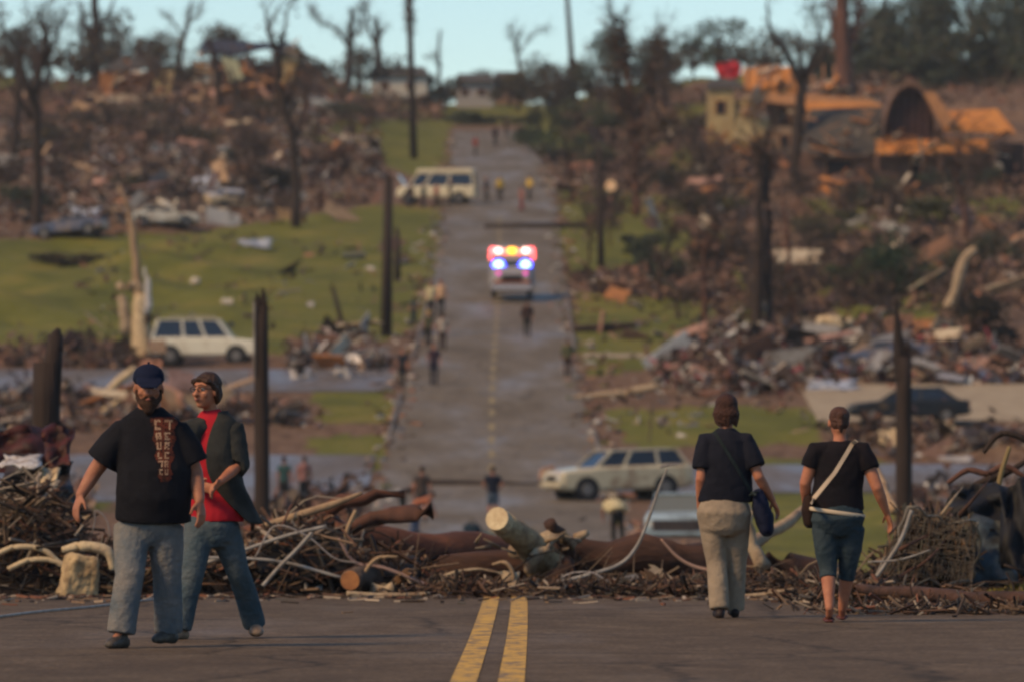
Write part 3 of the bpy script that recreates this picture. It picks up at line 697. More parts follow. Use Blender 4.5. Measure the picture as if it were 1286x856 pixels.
khaki = mat('khaki_cotton', (.30, .235, .165), .9, (.22, .17, .12), 4, .5, 16, spec=.15)
pa, psh, _ = person('person', base, 'person in khaki trousers and a navy short-sleeved shirt walking away, seen from behind', Ja, Wa,
  dict(top=cloth('navy_jersey', (.013, .014, .022), (.008, .009, .015)), legs=khaki, hairstyle='bowl', hair=mat('hair_auburn', (.035, .013, .009), .7, (.06, .022, .012), 16, .8, 60), sleeve=.72, shoes=mat('brown_shoe', (.02, .011, .009), .6), skin=SKINR), near=True)
bag = empty('shoulder_bag', (base[0] + 45 / 163., base[1] - .02, base[2] + (776 - 645) / 163.), 'navy shoulder bag hanging at the hip of the person in khaki trousers', 'bag')
mb = MB(); mb.tube([(-.015, 0, .15), (0, 0, .06), (.03, 0, -.04), (.045, 0, -.12)], [(.045, .07), (.07, .1), (.075, .11), (.06, .1)], 14, round_ends=True)
skinned(mb, 'pouch', cloth('navy_canvas', (.012, .016, .04)), bag, .01, 3, .015, .06)
bo = np.array(bag.location) - base
def rel(p, o_): return np.array(p) - o_
st = strap(pa, psh, [rel(f(897, 543, -.4), bo), rel(f(915, 572, -.4), bo), rel(f(946, 622, -.4), bo)], .022, cloth('dark_strap', (.02, .03, .03)), parent=bag)
mb = MB(); mb.tube([(-.09, -.13, .14), (-.05, -.1, .16), (0, -.02, .17)], .008, 6); mb.build('strap_end', cloth('dark_webbing', (.02, .03, .03)), bag, True)

s = 166.; d0 = F / 168.; base = at(1055, 781, d0); base[2] = float(T(base[0], base[1])) + .045; f = PJ(1055, 784, s)
def tor(*rows): return [((784 - py) / 166., (x - 1055) / 166., y, rx, ry) for (py, x, y, rx, ry) in rows]
Jb = dict(head=f(1054, 537, .03), neck=f(1055, 561, 0), yaw=R(186),
  shL=f(1024, 573), elL=f(1012, 612, .0), wrL=f(1014, 640, .12), thumbL=(.2, 1, 0),
  shR=f(1084, 573), elR=f(1101, 618, -.06), wrR=f(1113, 648, .02), handR=f(1118, 662, .05), thumbR=(-.4, 1, 0),
  hipL=f(1036, 665), knL=f(1040, 718, .0), anL=f(1041, 766, -.12), toeL=f(1041, 779, .08),
  hipR=f(1070, 665), knR=f(1065, 720, .08), anR=f(1059, 768, .15), toeR=f(1060, 777, .34))
Wb = dict(torso=tor((559, 1055, 0, .07, .055), (565, 1055, 0, .13, .08), (573, 1055, 0, .18, .1), (595, 1055, 0, .19, .125), (615, 1053, .01, .185, .135), (635, 1051, .01, .2, .15), (645, 1051, .01, .205, .15)),
  pelvis=tor((636, 1051, 0, .195, .15), (656, 1052, -.01, .21, .165), (670, 1053, 0, .17, .13)), arm=(.055, .045, .027), neck=.048, head=.97, sleeve=(.078, .076, .076), trouser=(.092, .068, .06), leg=(.08, .055, .036))
pb, bsh, _ = person('person', base, 'woman in a black T-shirt and rolled denim capris with a cream strap across her back', Jb, Wb,
  dict(top=cloth('black_jersey', (.012, .009, .012), (.007, .006, .008)), legs=mat('dark_denim', (.018, .034, .045), .9, (.04, .055, .062), 5, .6, 24, spec=.15), leglen=.62, hairstyle='bun', hair=mat('hair_reddish', (.05, .02, .014), .7, (.09, .038, .022), 16, .8, 60), sleeve=.5, shoe='sandal', shoes=mat('red_sandal', (.08, .02, .015), .6), skin=SKINR), near=True)
mb = MB(); ring = []
for a in np.linspace(0, 2 * math.pi, 25): ring.append(((1051 - 1055) / 166. + math.cos(a) * .207, math.sin(a) * .165, (784 - 648) / 166. - .03 * math.cos(a)))
mb.tube(ring, [(.016, .007)] * 25, 8, side=(0, 0, 1)); mb.v[-1][:, 2] += 0
mb.build('waistband', mat('cream_band', (.5, .4, .28), .8), pb, True)
bag = empty('shoulder_bag', (base[0] - 38 / 166., base[1] + .05, base[2] + (784 - 645) / 166.), 'small brown bag on a cream strap at the left hip of the woman in capris', 'bag')
mb = MB(); mb.tube([(0, 0, .08), (0, 0, 0), (0.005, 0, -.09)], [(.045, .07), (.06, .1), (.05, .09)], 14, round_ends=True)
skinned(mb, 'pouch', cloth('brown_leather', (.03, .016, .012)), bag, .01, 2)
bo = np.array(bag.location) - base
strap(pb, bsh, [rel(f(1072, 559, -.4), bo), rel(f(1048, 598, -.4), bo), rel(f(1017, 637, -.4), bo)], .03, mat('cream_strap', (.46, .36, .26), .8), parent=bag)

# ================================================================== NEAR: the debris line over the crest of the road
rnd = random.Random(7); rs = np.random.RandomState(11)
def wob(pts, amp, n=3, seed=None):
    """subdivide a polyline and wobble it"""
    r = np.random.RandomState(seed if seed is not None else rnd.randrange(10**6)); P = np.array(pts, float); out = []
    for i in range(len(P) - 1):
        for k in range(n): out.append(P[i] + (P[i + 1] - P[i]) * k / n + (r.normal(size=3) * amp if (i or k) else 0))
    out.append(P[-1]); return np.array(out)
def thing_mesh(mb, name, m, label, cat, group=None, smooth=False):
    c = np.vstack(mb.v).mean(0); o = mb.build(name, m, None, smooth, loc=c); return tag(o, label, cat, group)
def catmull(P, n=6):
    P = np.array(P, float); Q = np.vstack([2 * P[0] - P[1], P, 2 * P[-1] - P[-2]]); out = []
    for i in range(1, len(Q) - 2):
        for k in range(n):
            t = k / n; out.append(.5 * ((2 * Q[i]) + (-Q[i-1] + Q[i+1]) * t + (2*Q[i-1] - 5*Q[i] + 4*Q[i+1] - Q[i+2]) * t*t + (-Q[i-1] + 3*Q[i] - 3*Q[i+1] + Q[i+2]) * t**3))
    out.append(P[-1]); return np.array(out)
def pxline(pts, d): # pts (px, py) or (px, py, depth)
    return np.array([at(p[0], p[1], p[2] if len(p) > 2 else d) for p in pts])

# broken utility poles standing beyond the crest
def pole(px, top, base_d, wpx, name, label, cat='pole', lean=0, jag=None, mt=None, seed=1, group=None, basepx=None):
    rr = np.random.RandomState(seed); d = base_d; b = at(basepx or px, 520, d); b[2] = float(T(b[0], b[1])) - .3
    t = at(px, top, d); r0 = wpx / 2 / (F / d); n = 14; P = [b + (t - b) * k / 8 for k in range(9)]
    mb = MB(); rad = [r0 * (1.12 - .2 * k / 8) for k in range(9)]; mb.tube(P, rad, n)
    root = empty(name, b, label, cat, group); 
    mb.v = [v - b for v in mb.v]; mb.build('pole_shaft', mt or M['pole'], root, True)
    s2 = MB()   # splintered top
    for k in range(jag or 9):
        a = rr.uniform(0, 6.28); q = r0 * rr.uniform(.2, .8); h = r0 * rr.uniform(.8, 3.2)
        p0 = (t - b) + np.array((math.cos(a) * q, math.sin(a) * q, -r0)); s2.tube([p0, p0 + (0, 0, r0 + h * .5), p0 + np.array((rr.normal() * r0 * .15, 0, r0 + h))], [r0 * .35, r0 * .3, r0 * .05], 5)
    s2.build('splintered_top', mt or M['pole'], root)
    return root, t - b, r0
p, tp, r0 = pole(328, 384, 112, 19, 'broken_pole', 'dark snapped utility pole behind the couple, left of the road', basepx=330)
mb = MB(); mb.tube([tp + (-r0 * .9, -r0, -1.2), tp + (-r0 * .9, -r0, .06)], .02, 5); mb.build('conduit', M['cable'], p)
p, tp, r0 = pole(1135, 448, 114, 21, 'broken_pole', 'dark snapped pole tapering to a spike, right of the road', seed=5)
mb = MB(); mb.tube([tp + (-.04, 0, -.4), tp + (-.1, 0, .3), tp + (-.14, 0, 1.05)], [r0 * .95, r0 * .6, .02], 8); mb.build('spike', M['pole'], p)
# burnt trunk at the left edge
rt = at(58, 560, 73); rt[2] = float(T(rt[0], rt[1]))
o = empty('tree_stump', rt, 'thick blackened broken tree trunk at the left edge above the wreckage', 'tree stump')
mb = MB(); Q = lambda px, py, dy=0: at(px, py, 73) - rt + (0, dy, 0)
mb.tube([Q(52, 760), Q(55, 640), Q(57, 560), Q(58, 500), Q(58, 455)], [.2, .185, .17, .16, .15], 12)
mb.tube([Q(62, 520), Q(66, 460), Q(70, 420)], [.12, .11, .085], 10); mb.tube([Q(70, 440), Q(71, 418), Q(74, 412)], [.09, .06, .02], 6)
mb.build('trunk', M['pole'], o, True)
mb = MB(); mb.tube([Q(60, 560), Q(76, 532), Q(92, 543)], [.1, .085, .03], 8); mb.build('broken_limb', M['bark'], o, True)

# --- the big fallen trunks
def trunk_thing(name, label, pts, rad, m, n=14, cat='fallen log', wobble=.02, cuts=(), group=None, seed=1, bumps=True, cutm=None):
    P = wob(catmull(pts, 3), wobble, 1, seed); rr = np.interp(np.linspace(0, 1, len(P)), np.linspace(0, 1, len(rad)), rad)
    if bumps: rr = rr * (1 + .07 * np.random.RandomState(seed).normal(size=len(rr)))
    c = P.mean(0); root = empty(name, c, label, cat, group)
    mb = MB(); mb.tube(P - c, list(rr), n); mb.build('bark', m, root, True)
    for e in cuts:
        i = 0 if e == 0 else -1; q = MB(); d = unit(P[i] - P[1 if i == 0 else -2])
        q.tube([P[i] - c - d * .01, P[i] - c + d * .012], [rr[i] * .93, rr[i] * .9], n); q.build('cut_face', cutm or M['woodcut'], root)
    return root, c
trunk_thing('fallen_log', 'reddish brown fallen trunk lying behind the tangle, left of the sawn limb', pxline([(395, 655, 61), (440, 675, 61.5), (520, 688, 62), (600, 690, 62.5), (650, 692, 63)], 0), [.12, .17, .19, .18, .15], M['log_red'], seed=3)
rt_, c_ = trunk_thing('fallen_log', 'long dark trunk lying right across the road behind the walkers', pxline([(555, 716, 60.6), (690, 700, 61), (800, 699, 61.2), (900, 706, 61.4), (1000, 716, 61.6), (1075, 726, 62)], 0), [.15, .2, .21, .19, .15, .1], M['log'], seed=4, wobble=.03)
def part_tube(root, c, name, pts, rad, m, wobble=.01, n=12, seed=2, cm=True):
    mb = MB(); P = wob(catmull(pts, 3), wobble, 1, seed) if cm else np.array(pts); rr = np.interp(np.linspace(0, 1, len(P)), np.linspace(0, 1, len(rad)), rad)
    mb.tube(P - c, list(rr), n); return mb.build(name, m, root, True)
l = part_tube(rt_, c_, 'sawn_limb', pxline([(688, 712, 60.6), (670, 690, 60.3), (650, 670, 60), (630, 655, 59.8)], 0), [.2, .15, .125, .12], mat('limb_bark', (.45, .32, .17), .9, (.18, .11, .06), 7, .9, 16))
P = pxline([(631, 656, 59.8), (621, 648, 59.6)], 0); mb = MB(); mb.tube([P[0] - c_, (P[0] * .3 + P[1] * .7) - c_], [.115, .112], 14); mb.build('cut_face', M['woodcut'], l)
part_tube(rt_, c_, 'limb_stub', pxline([(715, 700, 61), (706, 680, 60.6), (690, 655, 60.4)], 0), [.09, .075, .06], M['log'], seed=8)
part_tube(rt_, c_, 'limb_stub', pxline([(645, 690, 60.5), (680, 682, 60.3), (718, 680, 60.3), (738, 668, 60.3)], 0), [.08, .085, .065, .03], M['limb'], .03, seed=9)
part_tube(rt_, c_, 'split_wood', pxline([(660, 715, 60.1), (672, 700, 60), (690, 688, 60)], 0), [.04, .07, .03], M['limb'], .02, seed=10)
part_tube(rt_, c_, 'root_limb', pxline([(690, 735, 60), (700, 720, 60), (712, 705, 60.2)], 0), [.07, .08, .05], M['log'], .03, seed=12)
for q in range(9):    # torn fibres hanging from the limbs
    x = 600 + q * 16 + rnd.uniform(-6, 6); y = 690 + rnd.uniform(-12, 8)
    part_tube(rt_, c_, 'splinter', [at(x, y, 60), at(x + rnd.uniform(-22, 22), y + rnd.uniform(-14, 18), 59.8)], [.02, .006], M['limb'], 0, 5, cm=False)
trunk_thing('forked_branch', 'pale forked branch rising between the two women walking away', pxline([(925, 700, 62), (955, 678, 63), (990, 655, 64), (1030, 620, 66), (1090, 590, 68)], 0), [.09, .07, .055, .045, .03], M['bark_pale'], 8, cat='branch', seed=6)
trunk_thing('leaning_plank', 'pale upright splintered branch beside the khaki trousers', pxline([(958, 712, 61), (945, 680, 61), (938, 640, 61), (931, 600, 61)], 0), [.09, .06, .04, .025], M['limb'], 7, cat='branch', seed=16)
trunk_thing('leaning_plank', 'pale stripped branch leaning behind the outstretched arm of the woman in capris', pxline([(1092, 575, 68), (1108, 610, 67), (1122, 640, 66)], 0), [.05, .055, .05], M['bark_pale'], 8, cat='branch', seed=18)
trunk_thing('fallen_log', 'thin reddish fallen trunk along the right road edge in front of the grass', pxline([(1080, 738, 54), (1150, 744, 53), (1220, 750, 52), (1310, 757, 51), (1380, 760, 50)], 0) , [.04, .055, .06, .06, .05], M['log'], seed=19)
trunk_thing('fallen_log', 'dark leaning trunk end rising at the left, between the jeans and the road', pxline([(300, 675, 62), (370, 657, 61.5), (430, 632, 61), (508, 620, 61)], 0), [.1, .085, .07, .04], M['log_red'], seed=20, n=10)
trunk_thing('fallen_log', 'short rust coloured log pointing right above the left heap', pxline([(400, 668, 61), (470, 654, 61), (543, 641, 61)], 0), [.05, .08, .09], M['bark_red'], seed=21, n=10, bumps=False)
trunk_thing('fallen_log', 'short sawn log with its orange end facing the road, in the left heap', pxline([(440, 728, 58.6), (470, 722, 59.4), (515, 712, 60.2)], 0), [.1, .12, .12], mat('log_bark_grey', (.13, .09, .065), .9, (.06, .04, .03), 6, .9, 14), seed=22, n=14, cuts=(0,), cutm=mat('orange_cut', (.4, .17, .06), .85, (.25, .1, .04), 9))

# --- heaps (cores): tangled wood, soil and rubbish nobody could count
def heap(name, items, n, pal, dmin, dmax, sizes, flat=.5, seed=1, soil=True):
    """items: list of (px, pytop, pybase, halfwidth px) mounds; real mounds of sticks and scraps at their own depth"""
    r = np.random.RandomState(seed); pal = np.array(pal); mb = MB(); tot = sum(i[3] * (i[2] - i[1] + 25) for i in items)
    for (px, pt, pb, hw) in items:
        k = int(n * hw * (pb - pt + 25) / tot); dd = r.uniform(dmin, dmax, k); u = np.clip(r.normal(0, .5, k), -1.3, 1.3)
        pxs_ = px + u * hw; h = np.maximum(0, (1 - u**2 * .6)) * r.uniform(0, 1, k)**.9 * (pb - pt)
        sc = F / dd; X = (pxs_ - 643) / sc; Z = T(X, dd) + h / sc * (dmin + dmax) / 2 / dd + .03
        C = np.stack([X, dd, Z], 1); L_ = r.uniform(*sizes[0], k); tk = r.uniform(*sizes[1], k)
        sz = np.stack([L_, tk * r.uniform(.6, 1.8, k), tk], 1)
        ang = np.stack([r.uniform(-1, 1, k), r.normal(0, flat, k), r.uniform(0, 6.28, k)], 1)
        mb.boxes(C, sz, ang, pal[r.randint(len(pal), size=k)] * r.uniform(.35, 1.0, (k, 1)))
        if soil:
            cx = (px - 643) / (F / ((dmin + dmax) / 2)); md = (dmin + dmax) / 2 + .3; hh = (pb - pt) / (F / md) * .62
            V = []; nn = 15
            for i in range(nn):
                for j in range(nn):
                    a, b_ = i / (nn - 1) * 2 - 1, j / (nn - 1) * 2 - 1
                    x = cx + a * hw / (F / md) * 1.1; y = md + b_ * (dmax - dmin) * .55; q = max(0, 1 - a * a) * max(0, 1 - b_ * b_)
                    V.append((x, y, float(T(x, y)) - .03 + hh * q**.6 * r.uniform(.75, 1.15)))
            mb.add(V, [(i * nn + j, (i + 1) * nn + j, (i + 1) * nn + j + 1, i * nn + j + 1) for i in range(nn - 1) for j in range(nn - 1)], (.022, .014, .01))
    o = mb.build(name, M['stuff']); return tag(o, None, None, None, 'stuff')
DARK = [(.03, .018, .012), (.05, .028, .018), (.09, .045, .028), (.02, .014, .012), (.14, .075, .045), (.22, .14, .085), (.06, .04, .028)]
MIX = DARK + [(.3, .22, .15), (.2, .08, .045), (.38, .3, .22), (.12, .1, .08)]
h1 = heap('debris_heap', [(40, 610, 748, 75), (130, 690, 752, 90), (250, 690, 752, 110), (370, 655, 750, 110), (470, 690, 748, 90)], 6500, DARK + MIX, 59, 65, ((.08, .6), (.006, .024)), seed=31)
tag(h1, 'dark tangled heap of wood and rubbish on the left side of the road', 'debris')
h2 = heap('debris_heap', [(590, 728, 748, 110), (750, 733, 750, 120), (880, 733, 753, 110), (1000, 735, 758, 110)], 3600, DARK + DARK + MIX, 58, 60.5, ((.05, .4), (.005, .018)), seed=32)
tag(h2, 'low band of twigs and splinters along the crest of the road', 'debris')
h3 = heap('debris_heap', [(1060, 728, 760, 60), (1110, 735, 765, 50)], 1500, DARK + MIX, 54, 58, ((.06, .4), (.005, .02)), seed=33)
tag(h3, 'dark mound of twigs at the right between the capris and the wire panel', 'debris')
h4 = heap('debris_heap', [(1150, 690, 735, 70), (1240, 640, 735, 75), (1310, 620, 735, 60)], 2600, DARK + DARK + MIX, 59.5, 63, ((.06, .6), (.006, .022)), seed=34)
tag(h4, 'tall dark tangle of branches and sacks at the right behind the grass bank', 'debris')
h5 = heap('debris_heap', [(1130, 757, 768, 120), (1250, 765, 778, 120)], 700, DARK + MIX, 50, 53, ((.05, .35), (.005, .018)), seed=35, soil=False)
tag(h5, 'thin row of scraps along the lower right edge of the road', 'debris')
# litter of bark and leaves lying thin on the asphalt at the foot of the heaps
r = np.random.RandomState(5); k = 1500; X = r.uniform(-5.5, 5.8, k); q = r.exponential(1.0, k); Y = np.clip(59.5 - np.where(X > 1.5, (X - 1.5) * 1.9, 0) - q * 1.1 - np.where(X < -3, .8, 0), 42, 62)
mb = MB(); mb.boxes(np.stack([X, Y, ZP(Y) + .055], 1), np.stack([r.uniform(.03, .22, k), r.uniform(.01, .035, k), r.uniform(.008, .02, k)], 1), np.stack([r.normal(0, .1, k), r.normal(0, .1, k), r.uniform(0, 6.3, k)], 1), np.array(MIX)[r.randint(len(MIX), size=k)])
tag(mb.build('road_litter', M['stuff']), 'fine scraps of bark and wood scattered on the asphalt', 'litter', None, 'stuff')

# --- individual sticks, boards and rods on the heaps
def zone(px): # base pixel row and depth of the debris front at px
    if px < 480: return 750, 60.5
    if px < 950: return 747, 60
    return 750 + (px - 950) * .07, 60 - (px - 950) * .016
def top(px): return float(np.interp(px, [0, 80, 100, 200, 300, 400, 470, 560, 700, 900, 1000, 1100, 1200, 1290], [575, 590, 690, 690, 665, 645, 690, 732, 728, 732, 735, 722, 735, 735]))
specs = [('branch', M['twig'], 'thin crooked branch caught in the debris line', 'branch', 'branches in the debris line', 150, (.4, 1.5), (.006, .015)),
         ('board', M['plank'], 'broken brown board lying in the debris line', 'board', 'broken boards in the debris line', 42, (.3, .9), (.015, .022)),
         ('board', M['plank_pale'], 'pale splintered lath lying in the debris line', 'board', 'pale laths in the debris line', 36, (.25, .8), (.01, .016))]
for (nm, m_, lab, cat_, grp, cnt, lr_, tr2) in specs:
    for q in range(cnt):
        px = rnd.uniform(-10, 1290) if nm == 'branch' else rnd.choice([rnd.uniform(0, 560), rnd.uniform(560, 1290), rnd.uniform(180, 480)])
        pb, dd = zone(px); py = pb - rnd.random()**1.4 * (pb - top(px)) * .95; dd += rnd.uniform(-.8, 1.2) - (750 - py) * -.004
        c = at(px, py, dd); c[2] = max(c[2], float(T(c[0], c[1])) + .06); L_ = rnd.uniform(*lr_); th = rnd.uniform(*tr2); yaw_ = rnd.choice([rnd.gauss(0, .5), rnd.uniform(0, 3.14)]); pit = rnd.gauss(0, .3)
        if nm == 'branch':
            d = np.array((math.cos(yaw_) * math.cos(pit), math.sin(yaw_) * math.cos(pit), math.sin(pit))); cr = np.array((0, 0, 1.)) * rnd.uniform(-.25, .3) * L_
            P = wob(catmull([-d * L_ / 2, -d * L_ * .1 + cr, d * L_ * .5 + cr * .3], 3), .015, 1)
            col = rnd.choice([(.09, .055, .035), (.05, .032, .022), (.24, .17, .11), (.38, .3, .21), (.14, .07, .04)])
            mb = MB(); mb.tube(P, list(np.linspace(th, th * .4, len(P))), 5, col=col)
            for z in range(rnd.randint(0, 3)):
                i = rnd.randrange(1, len(P) - 1); e = P[i] + (d * rnd.uniform(.1, .3) + np.array((rnd.gauss(0, .12), rnd.gauss(0, .12), rnd.uniform(0, .22)))); mb.tube([P[i], (P[i] + e) / 2 + (0, 0, .02), e], [th * .55, th * .4, th * .2], 4, col=col)
            o = mb.build('branch', m_); 
        else:
            mb = MB(); w_ = rnd.uniform(.03, .09); hl = L_ / 2   # split ends
            pts = [(-hl, -w_ / 2), (hl * .8, -w_ / 2), (hl, -w_ * .2), (hl * .85, 0), (hl * 1.05, w_ * .3), (hl * .8, w_ / 2), (-hl * .9, w_ / 2), (-hl * 1.05, w_ * .15), (-hl * .92, 0)]
            mb.poly([(a, b_, -th / 2) for a, b_ in pts], th, 2); o = mb.build('board', m_); o.rotation_euler = (rnd.uniform(-1.2, 1.2), pit, yaw_)
        o.location = c; tag(o, lab, cat_, grp)

# --- rods, cables and pieces that can be told apart
def rod(name, label, pts, r_, m, cat, d=60, sm_=True, group=None):
    P = catmull(pxline(pts, d), 7) if sm_ else pxline(pts, d)
    mb = MB(); mb.tube(P, [r_] * len(P) if np.isscalar(r_) else list(np.interp(np.linspace(0, 1, len(P)), np.linspace(0, 1, len(r_)), r_)), 8); return thing_mesh(mb, name, m, label, cat, group, True)
rod('steel_cable', 'long grey cable curving along the crest and rising to a point beside the blue car', [(520, 745), (560, 733), (640, 742), (680, 735), (735, 722), (778, 708), (800, 685), (815, 650), (828, 612), (838, 588)], [.012, .014, .016, .018, .018, .016, .013, .01], M['conduit'], 'cable', 59.5)
rod('steel_cable', 'short crossbar wire at the top of the long curved cable', [(829, 586), (838, 584), (852, 582)], .01, M['cable'], 'wire', 59.5)
rod('metal_pipe', 'light grey conduit slanting up from the left heap, uppermost of the three', [(240, 712), (300, 692), (360, 672), (410, 660)], .017, M['conduit'], 'pipe', 58.8)
rod('metal_pipe', 'light grey conduit bent down into the left heap, steepest of the three', [(330, 735), (350, 712), (372, 690), (392, 668)], .018, M['conduit'], 'pipe', 58.6)
rod('metal_pipe', 'light grey conduit lying nearly level behind the woman\'s jeans', [(210, 700), (300, 700), (360, 706), (430, 725)], .015, M['conduit'], 'pipe', 58.7)
rod('peeled_branch', 'pinkish bare branch sweeping down to the right from the left heap', [(425, 675), (445, 705), (480, 712), (520, 727), (545, 738)], [.014, .018, .02, .012], mat('pink_bark', (.25, .16, .13), .8), 'branch', 59)
rod('peeled_branch', 'pale curved branch arching over the low twigs just left of the yellow lines', [(535, 742), (560, 722), (600, 714), (640, 722)], [.012, .018, .014, .009], M['limb'], 'branch', 59)
rod('peeled_branch', 'white hooked root in front of the fallen trunk', [(618, 708), (635, 706), (645, 722), (640, 735)], [.01, .02, .018, .008], M['bark_pale'], 'root', 58.8)
rod('peeled_branch', 'pale bleached stick lying flat at the foot of the left heap', [(435, 744), (480, 747), (540, 745)], [.022, .025, .02], M['limb'], 'branch', 58)
rod('peeled_branch', 'pink bare branch sloping down to the khaki trousers', [(830, 676), (850, 698), (870, 710), (892, 716)], [.01, .015, .018, .02], mat('pink_bark', (.33, .2, .14), .8), 'branch', 59.5)
rod('peeled_branch', 'long pale stick at the feet of the person in khaki trousers', [(935, 748), (965, 745), (1000, 738)], [.02, .02, .012], M['limb'], 'branch', 57.5)
rod('peeled_branch', 'grey arching branch in the left heap below the dark log', [(452, 740), (460, 715), (475, 700), (500, 698)], [.012, .018, .018, .01], M['bark_pale'], 'branch', 58.8)
rod('peeled_branch', 'forked grey branch with torn bark on top of the left heap', [(330, 660), (370, 648), (420, 632), (455, 618)], [.03, .04, .035, .015], M['bark_pale'], 'branch', 59.6)
rod('peeled_branch', 'loop of pale root hanging below the forked grey branch', [(447, 640), (436, 665), (434, 690), (442, 705)], [.02, .02, .018, .01], M['bark_pale'], 'root', 59.4)
rod('wire_loop', 'thin dark wire looping up at the left behind the man', [(105, 700), (118, 660), (120, 640), (135, 655), (138, 690)], .007, M['cable'], 'wire', 61)
rod('wire_loop', 'curl of brown wire standing out of the left heap', [(320, 700), (345, 660), (385, 672), (420, 700), (450, 706)], .008, M['cable'], 'wire', 58.6)
rod('wire_loop', 'rusty bent wire arching over twigs right of the yellow lines', [(690, 742), (710, 722), (740, 718), (765, 730)], .01, M['cable'], 'wire', 59)
P = [gp(x_, y_, True) + (0, 0, .06) for x_, y_ in ((-30, 788), (40, 778), (120, 770), (180, 762), (260, 752))]
mb = MB(); mb.tube(catmull(P, 5), .011, 6); thing_mesh(mb, 'fallen_wire', M['conduit'], 'thin grey wire lying on the asphalt at the left behind the man', 'wire', None, True)
# wreckage at the far left: crumpled dark red and white sheet metal
def sheet(name, label, cx, cy, d, wpx, hpx, m, seed, cat='metal sheet', depth=.5, yaw_=0, crumple=.1, th=.01, group=None, n=9, lean=0):
    r = np.random.RandomState(seed); s_ = F / d; w_, h_ = wpx / s_, hpx / s_; c = at(cx, cy, d); V = []
    ph = r.uniform(0, 6.28, 6)
    for i in range(n):
        for j in range(n):
            a, b_ = i / (n - 1) - .5, j / (n - 1) - .5
            o_ = crumple * (math.sin(a * 9 + ph[0] + b_ * 4) + math.sin(b_ * 11 + ph[1] - a * 5) + .6 * math.sin((a + b_) * 17 + ph[2])) * .5
            x = a * w_ * (1 + .12 * math.sin(b_ * 7 + ph[3])); z = b_ * h_ * (1 + .15 * math.sin(a * 6 + ph[4])) + r.normal(0, .01)
            y = o_ + b_ * depth + z * lean
            V.append((x * math.cos(yaw_) - y * math.sin(yaw_), x * math.sin(yaw_) + y * math.cos(yaw_), z))
    mb = MB(); mb.add(V, [(i * n + j, (i + 1) * n + j, (i + 1) * n + j + 1, i * n + j + 1) for i in range(n - 1) for j in range(n - 1)])
    o = mb.build(name, m, None, True); o.location = c; k = o.modifiers.new('Solid', 'SOLIDIFY'); k.thickness = th
    if cat: tag(o, label, cat, group)
    return o
maroon = mat('maroon_paint', (.07, .014, .012), .65, (.02, .008, .007), 5, .3); whitem = mat('torn_white', (.6, .58, .55), .5, (.25, .2, .17), 8, .1)
darkm = mat('dark_sheet', (.02, .018, .02), .5, (.05, .035, .03), 6, .3); blueg = mat('dull_blue', (.06, .08, .09), .6, (.03, .03, .03), 6, .2)
sheet('crumpled_wreckage', 'crumpled dark red body panel at the far left under the blackened trunk', 22, 565, 63, 75, 55, maroon, 1, crumple=.16)
sheet('crumpled_wreckage', 'dark crushed metal panel below the red panel at the far left', 45, 615, 62.5, 90, 80, darkm, 2, crumple=.2, n=13)
sheet('crumpled_wreckage', 'torn white strip of metal on the far left wreckage', 27, 578, 62, 48, 14, whitem, 3, crumple=.05)
sheet('crumpled_wreckage', 'small cream scrap of panel in the far left wreckage', 62, 600, 61.8, 22, 26, M['cream'], 4, crumple=.05)
sheet('crumpled_wreckage', 'maroon strip curling over the top of the far left wreckage', 72, 560, 62.4, 36, 50, maroon, 5, crumple=.12)
sheet('crumpled_wreckage', 'black crushed sheet at the bottom of the far left wreckage', 30, 668, 61.5, 110, 60, darkm, 6, crumple=.2, n=13)
for q, (x, y, lab) in enumerate([(10, 690, 'cream hose curling at the far left of the heap'), (30, 706, 'second cream hose lying below the first at the far left')]):
    rod('hose', lab, [(x - 20, y + 8), (x + 10, y - 4), (x + 45, y), (x + 70, y + 22)], .026, M['cream'], 'hose', 59)
# cream cushion like box by the man's leg
mb = MB(); mb.box((0, 0, 0), (.36, .3, .42), rot=(0.1, .12, .3), taper=.85); c = at(100, 724, 58.6)
o = mb.build('cushion', mat('dirty_cream', (.5, .36, .19), .9, (.2, .13, .07), 6, .4)); o.location = c; bv = o.modifiers.new('Bevel', 'BEVEL'); bv.width = .06; bv.segments = 4; ds = o.modifiers.new('Sub', 'SUBSURF'); ds.levels = 2; ds.render_levels = 2
dd_ = o.modifiers.new('Folds', 'DISPLACE'); dd_.texture = clouds(.11); dd_.strength = .06; tag(o, 'dirty cream cushion in the debris just left of the man\'s legs', 'cushion')
rod('torn_padding', 'roll of pale padding lying over the cream cushion', [(78, 690), (105, 685), (135, 692), (142, 715)], [.03, .05, .05, .03], M['cream'], 'padding', 58.2)
sheet('tarp', 'black sheet added to darken the left heap behind the grey conduits', 385, 695, 59.5, 120, 50, M['black'], 8, 'plastic sheet', crumple=.1)  # black sheet put in for the dark inside of the heap
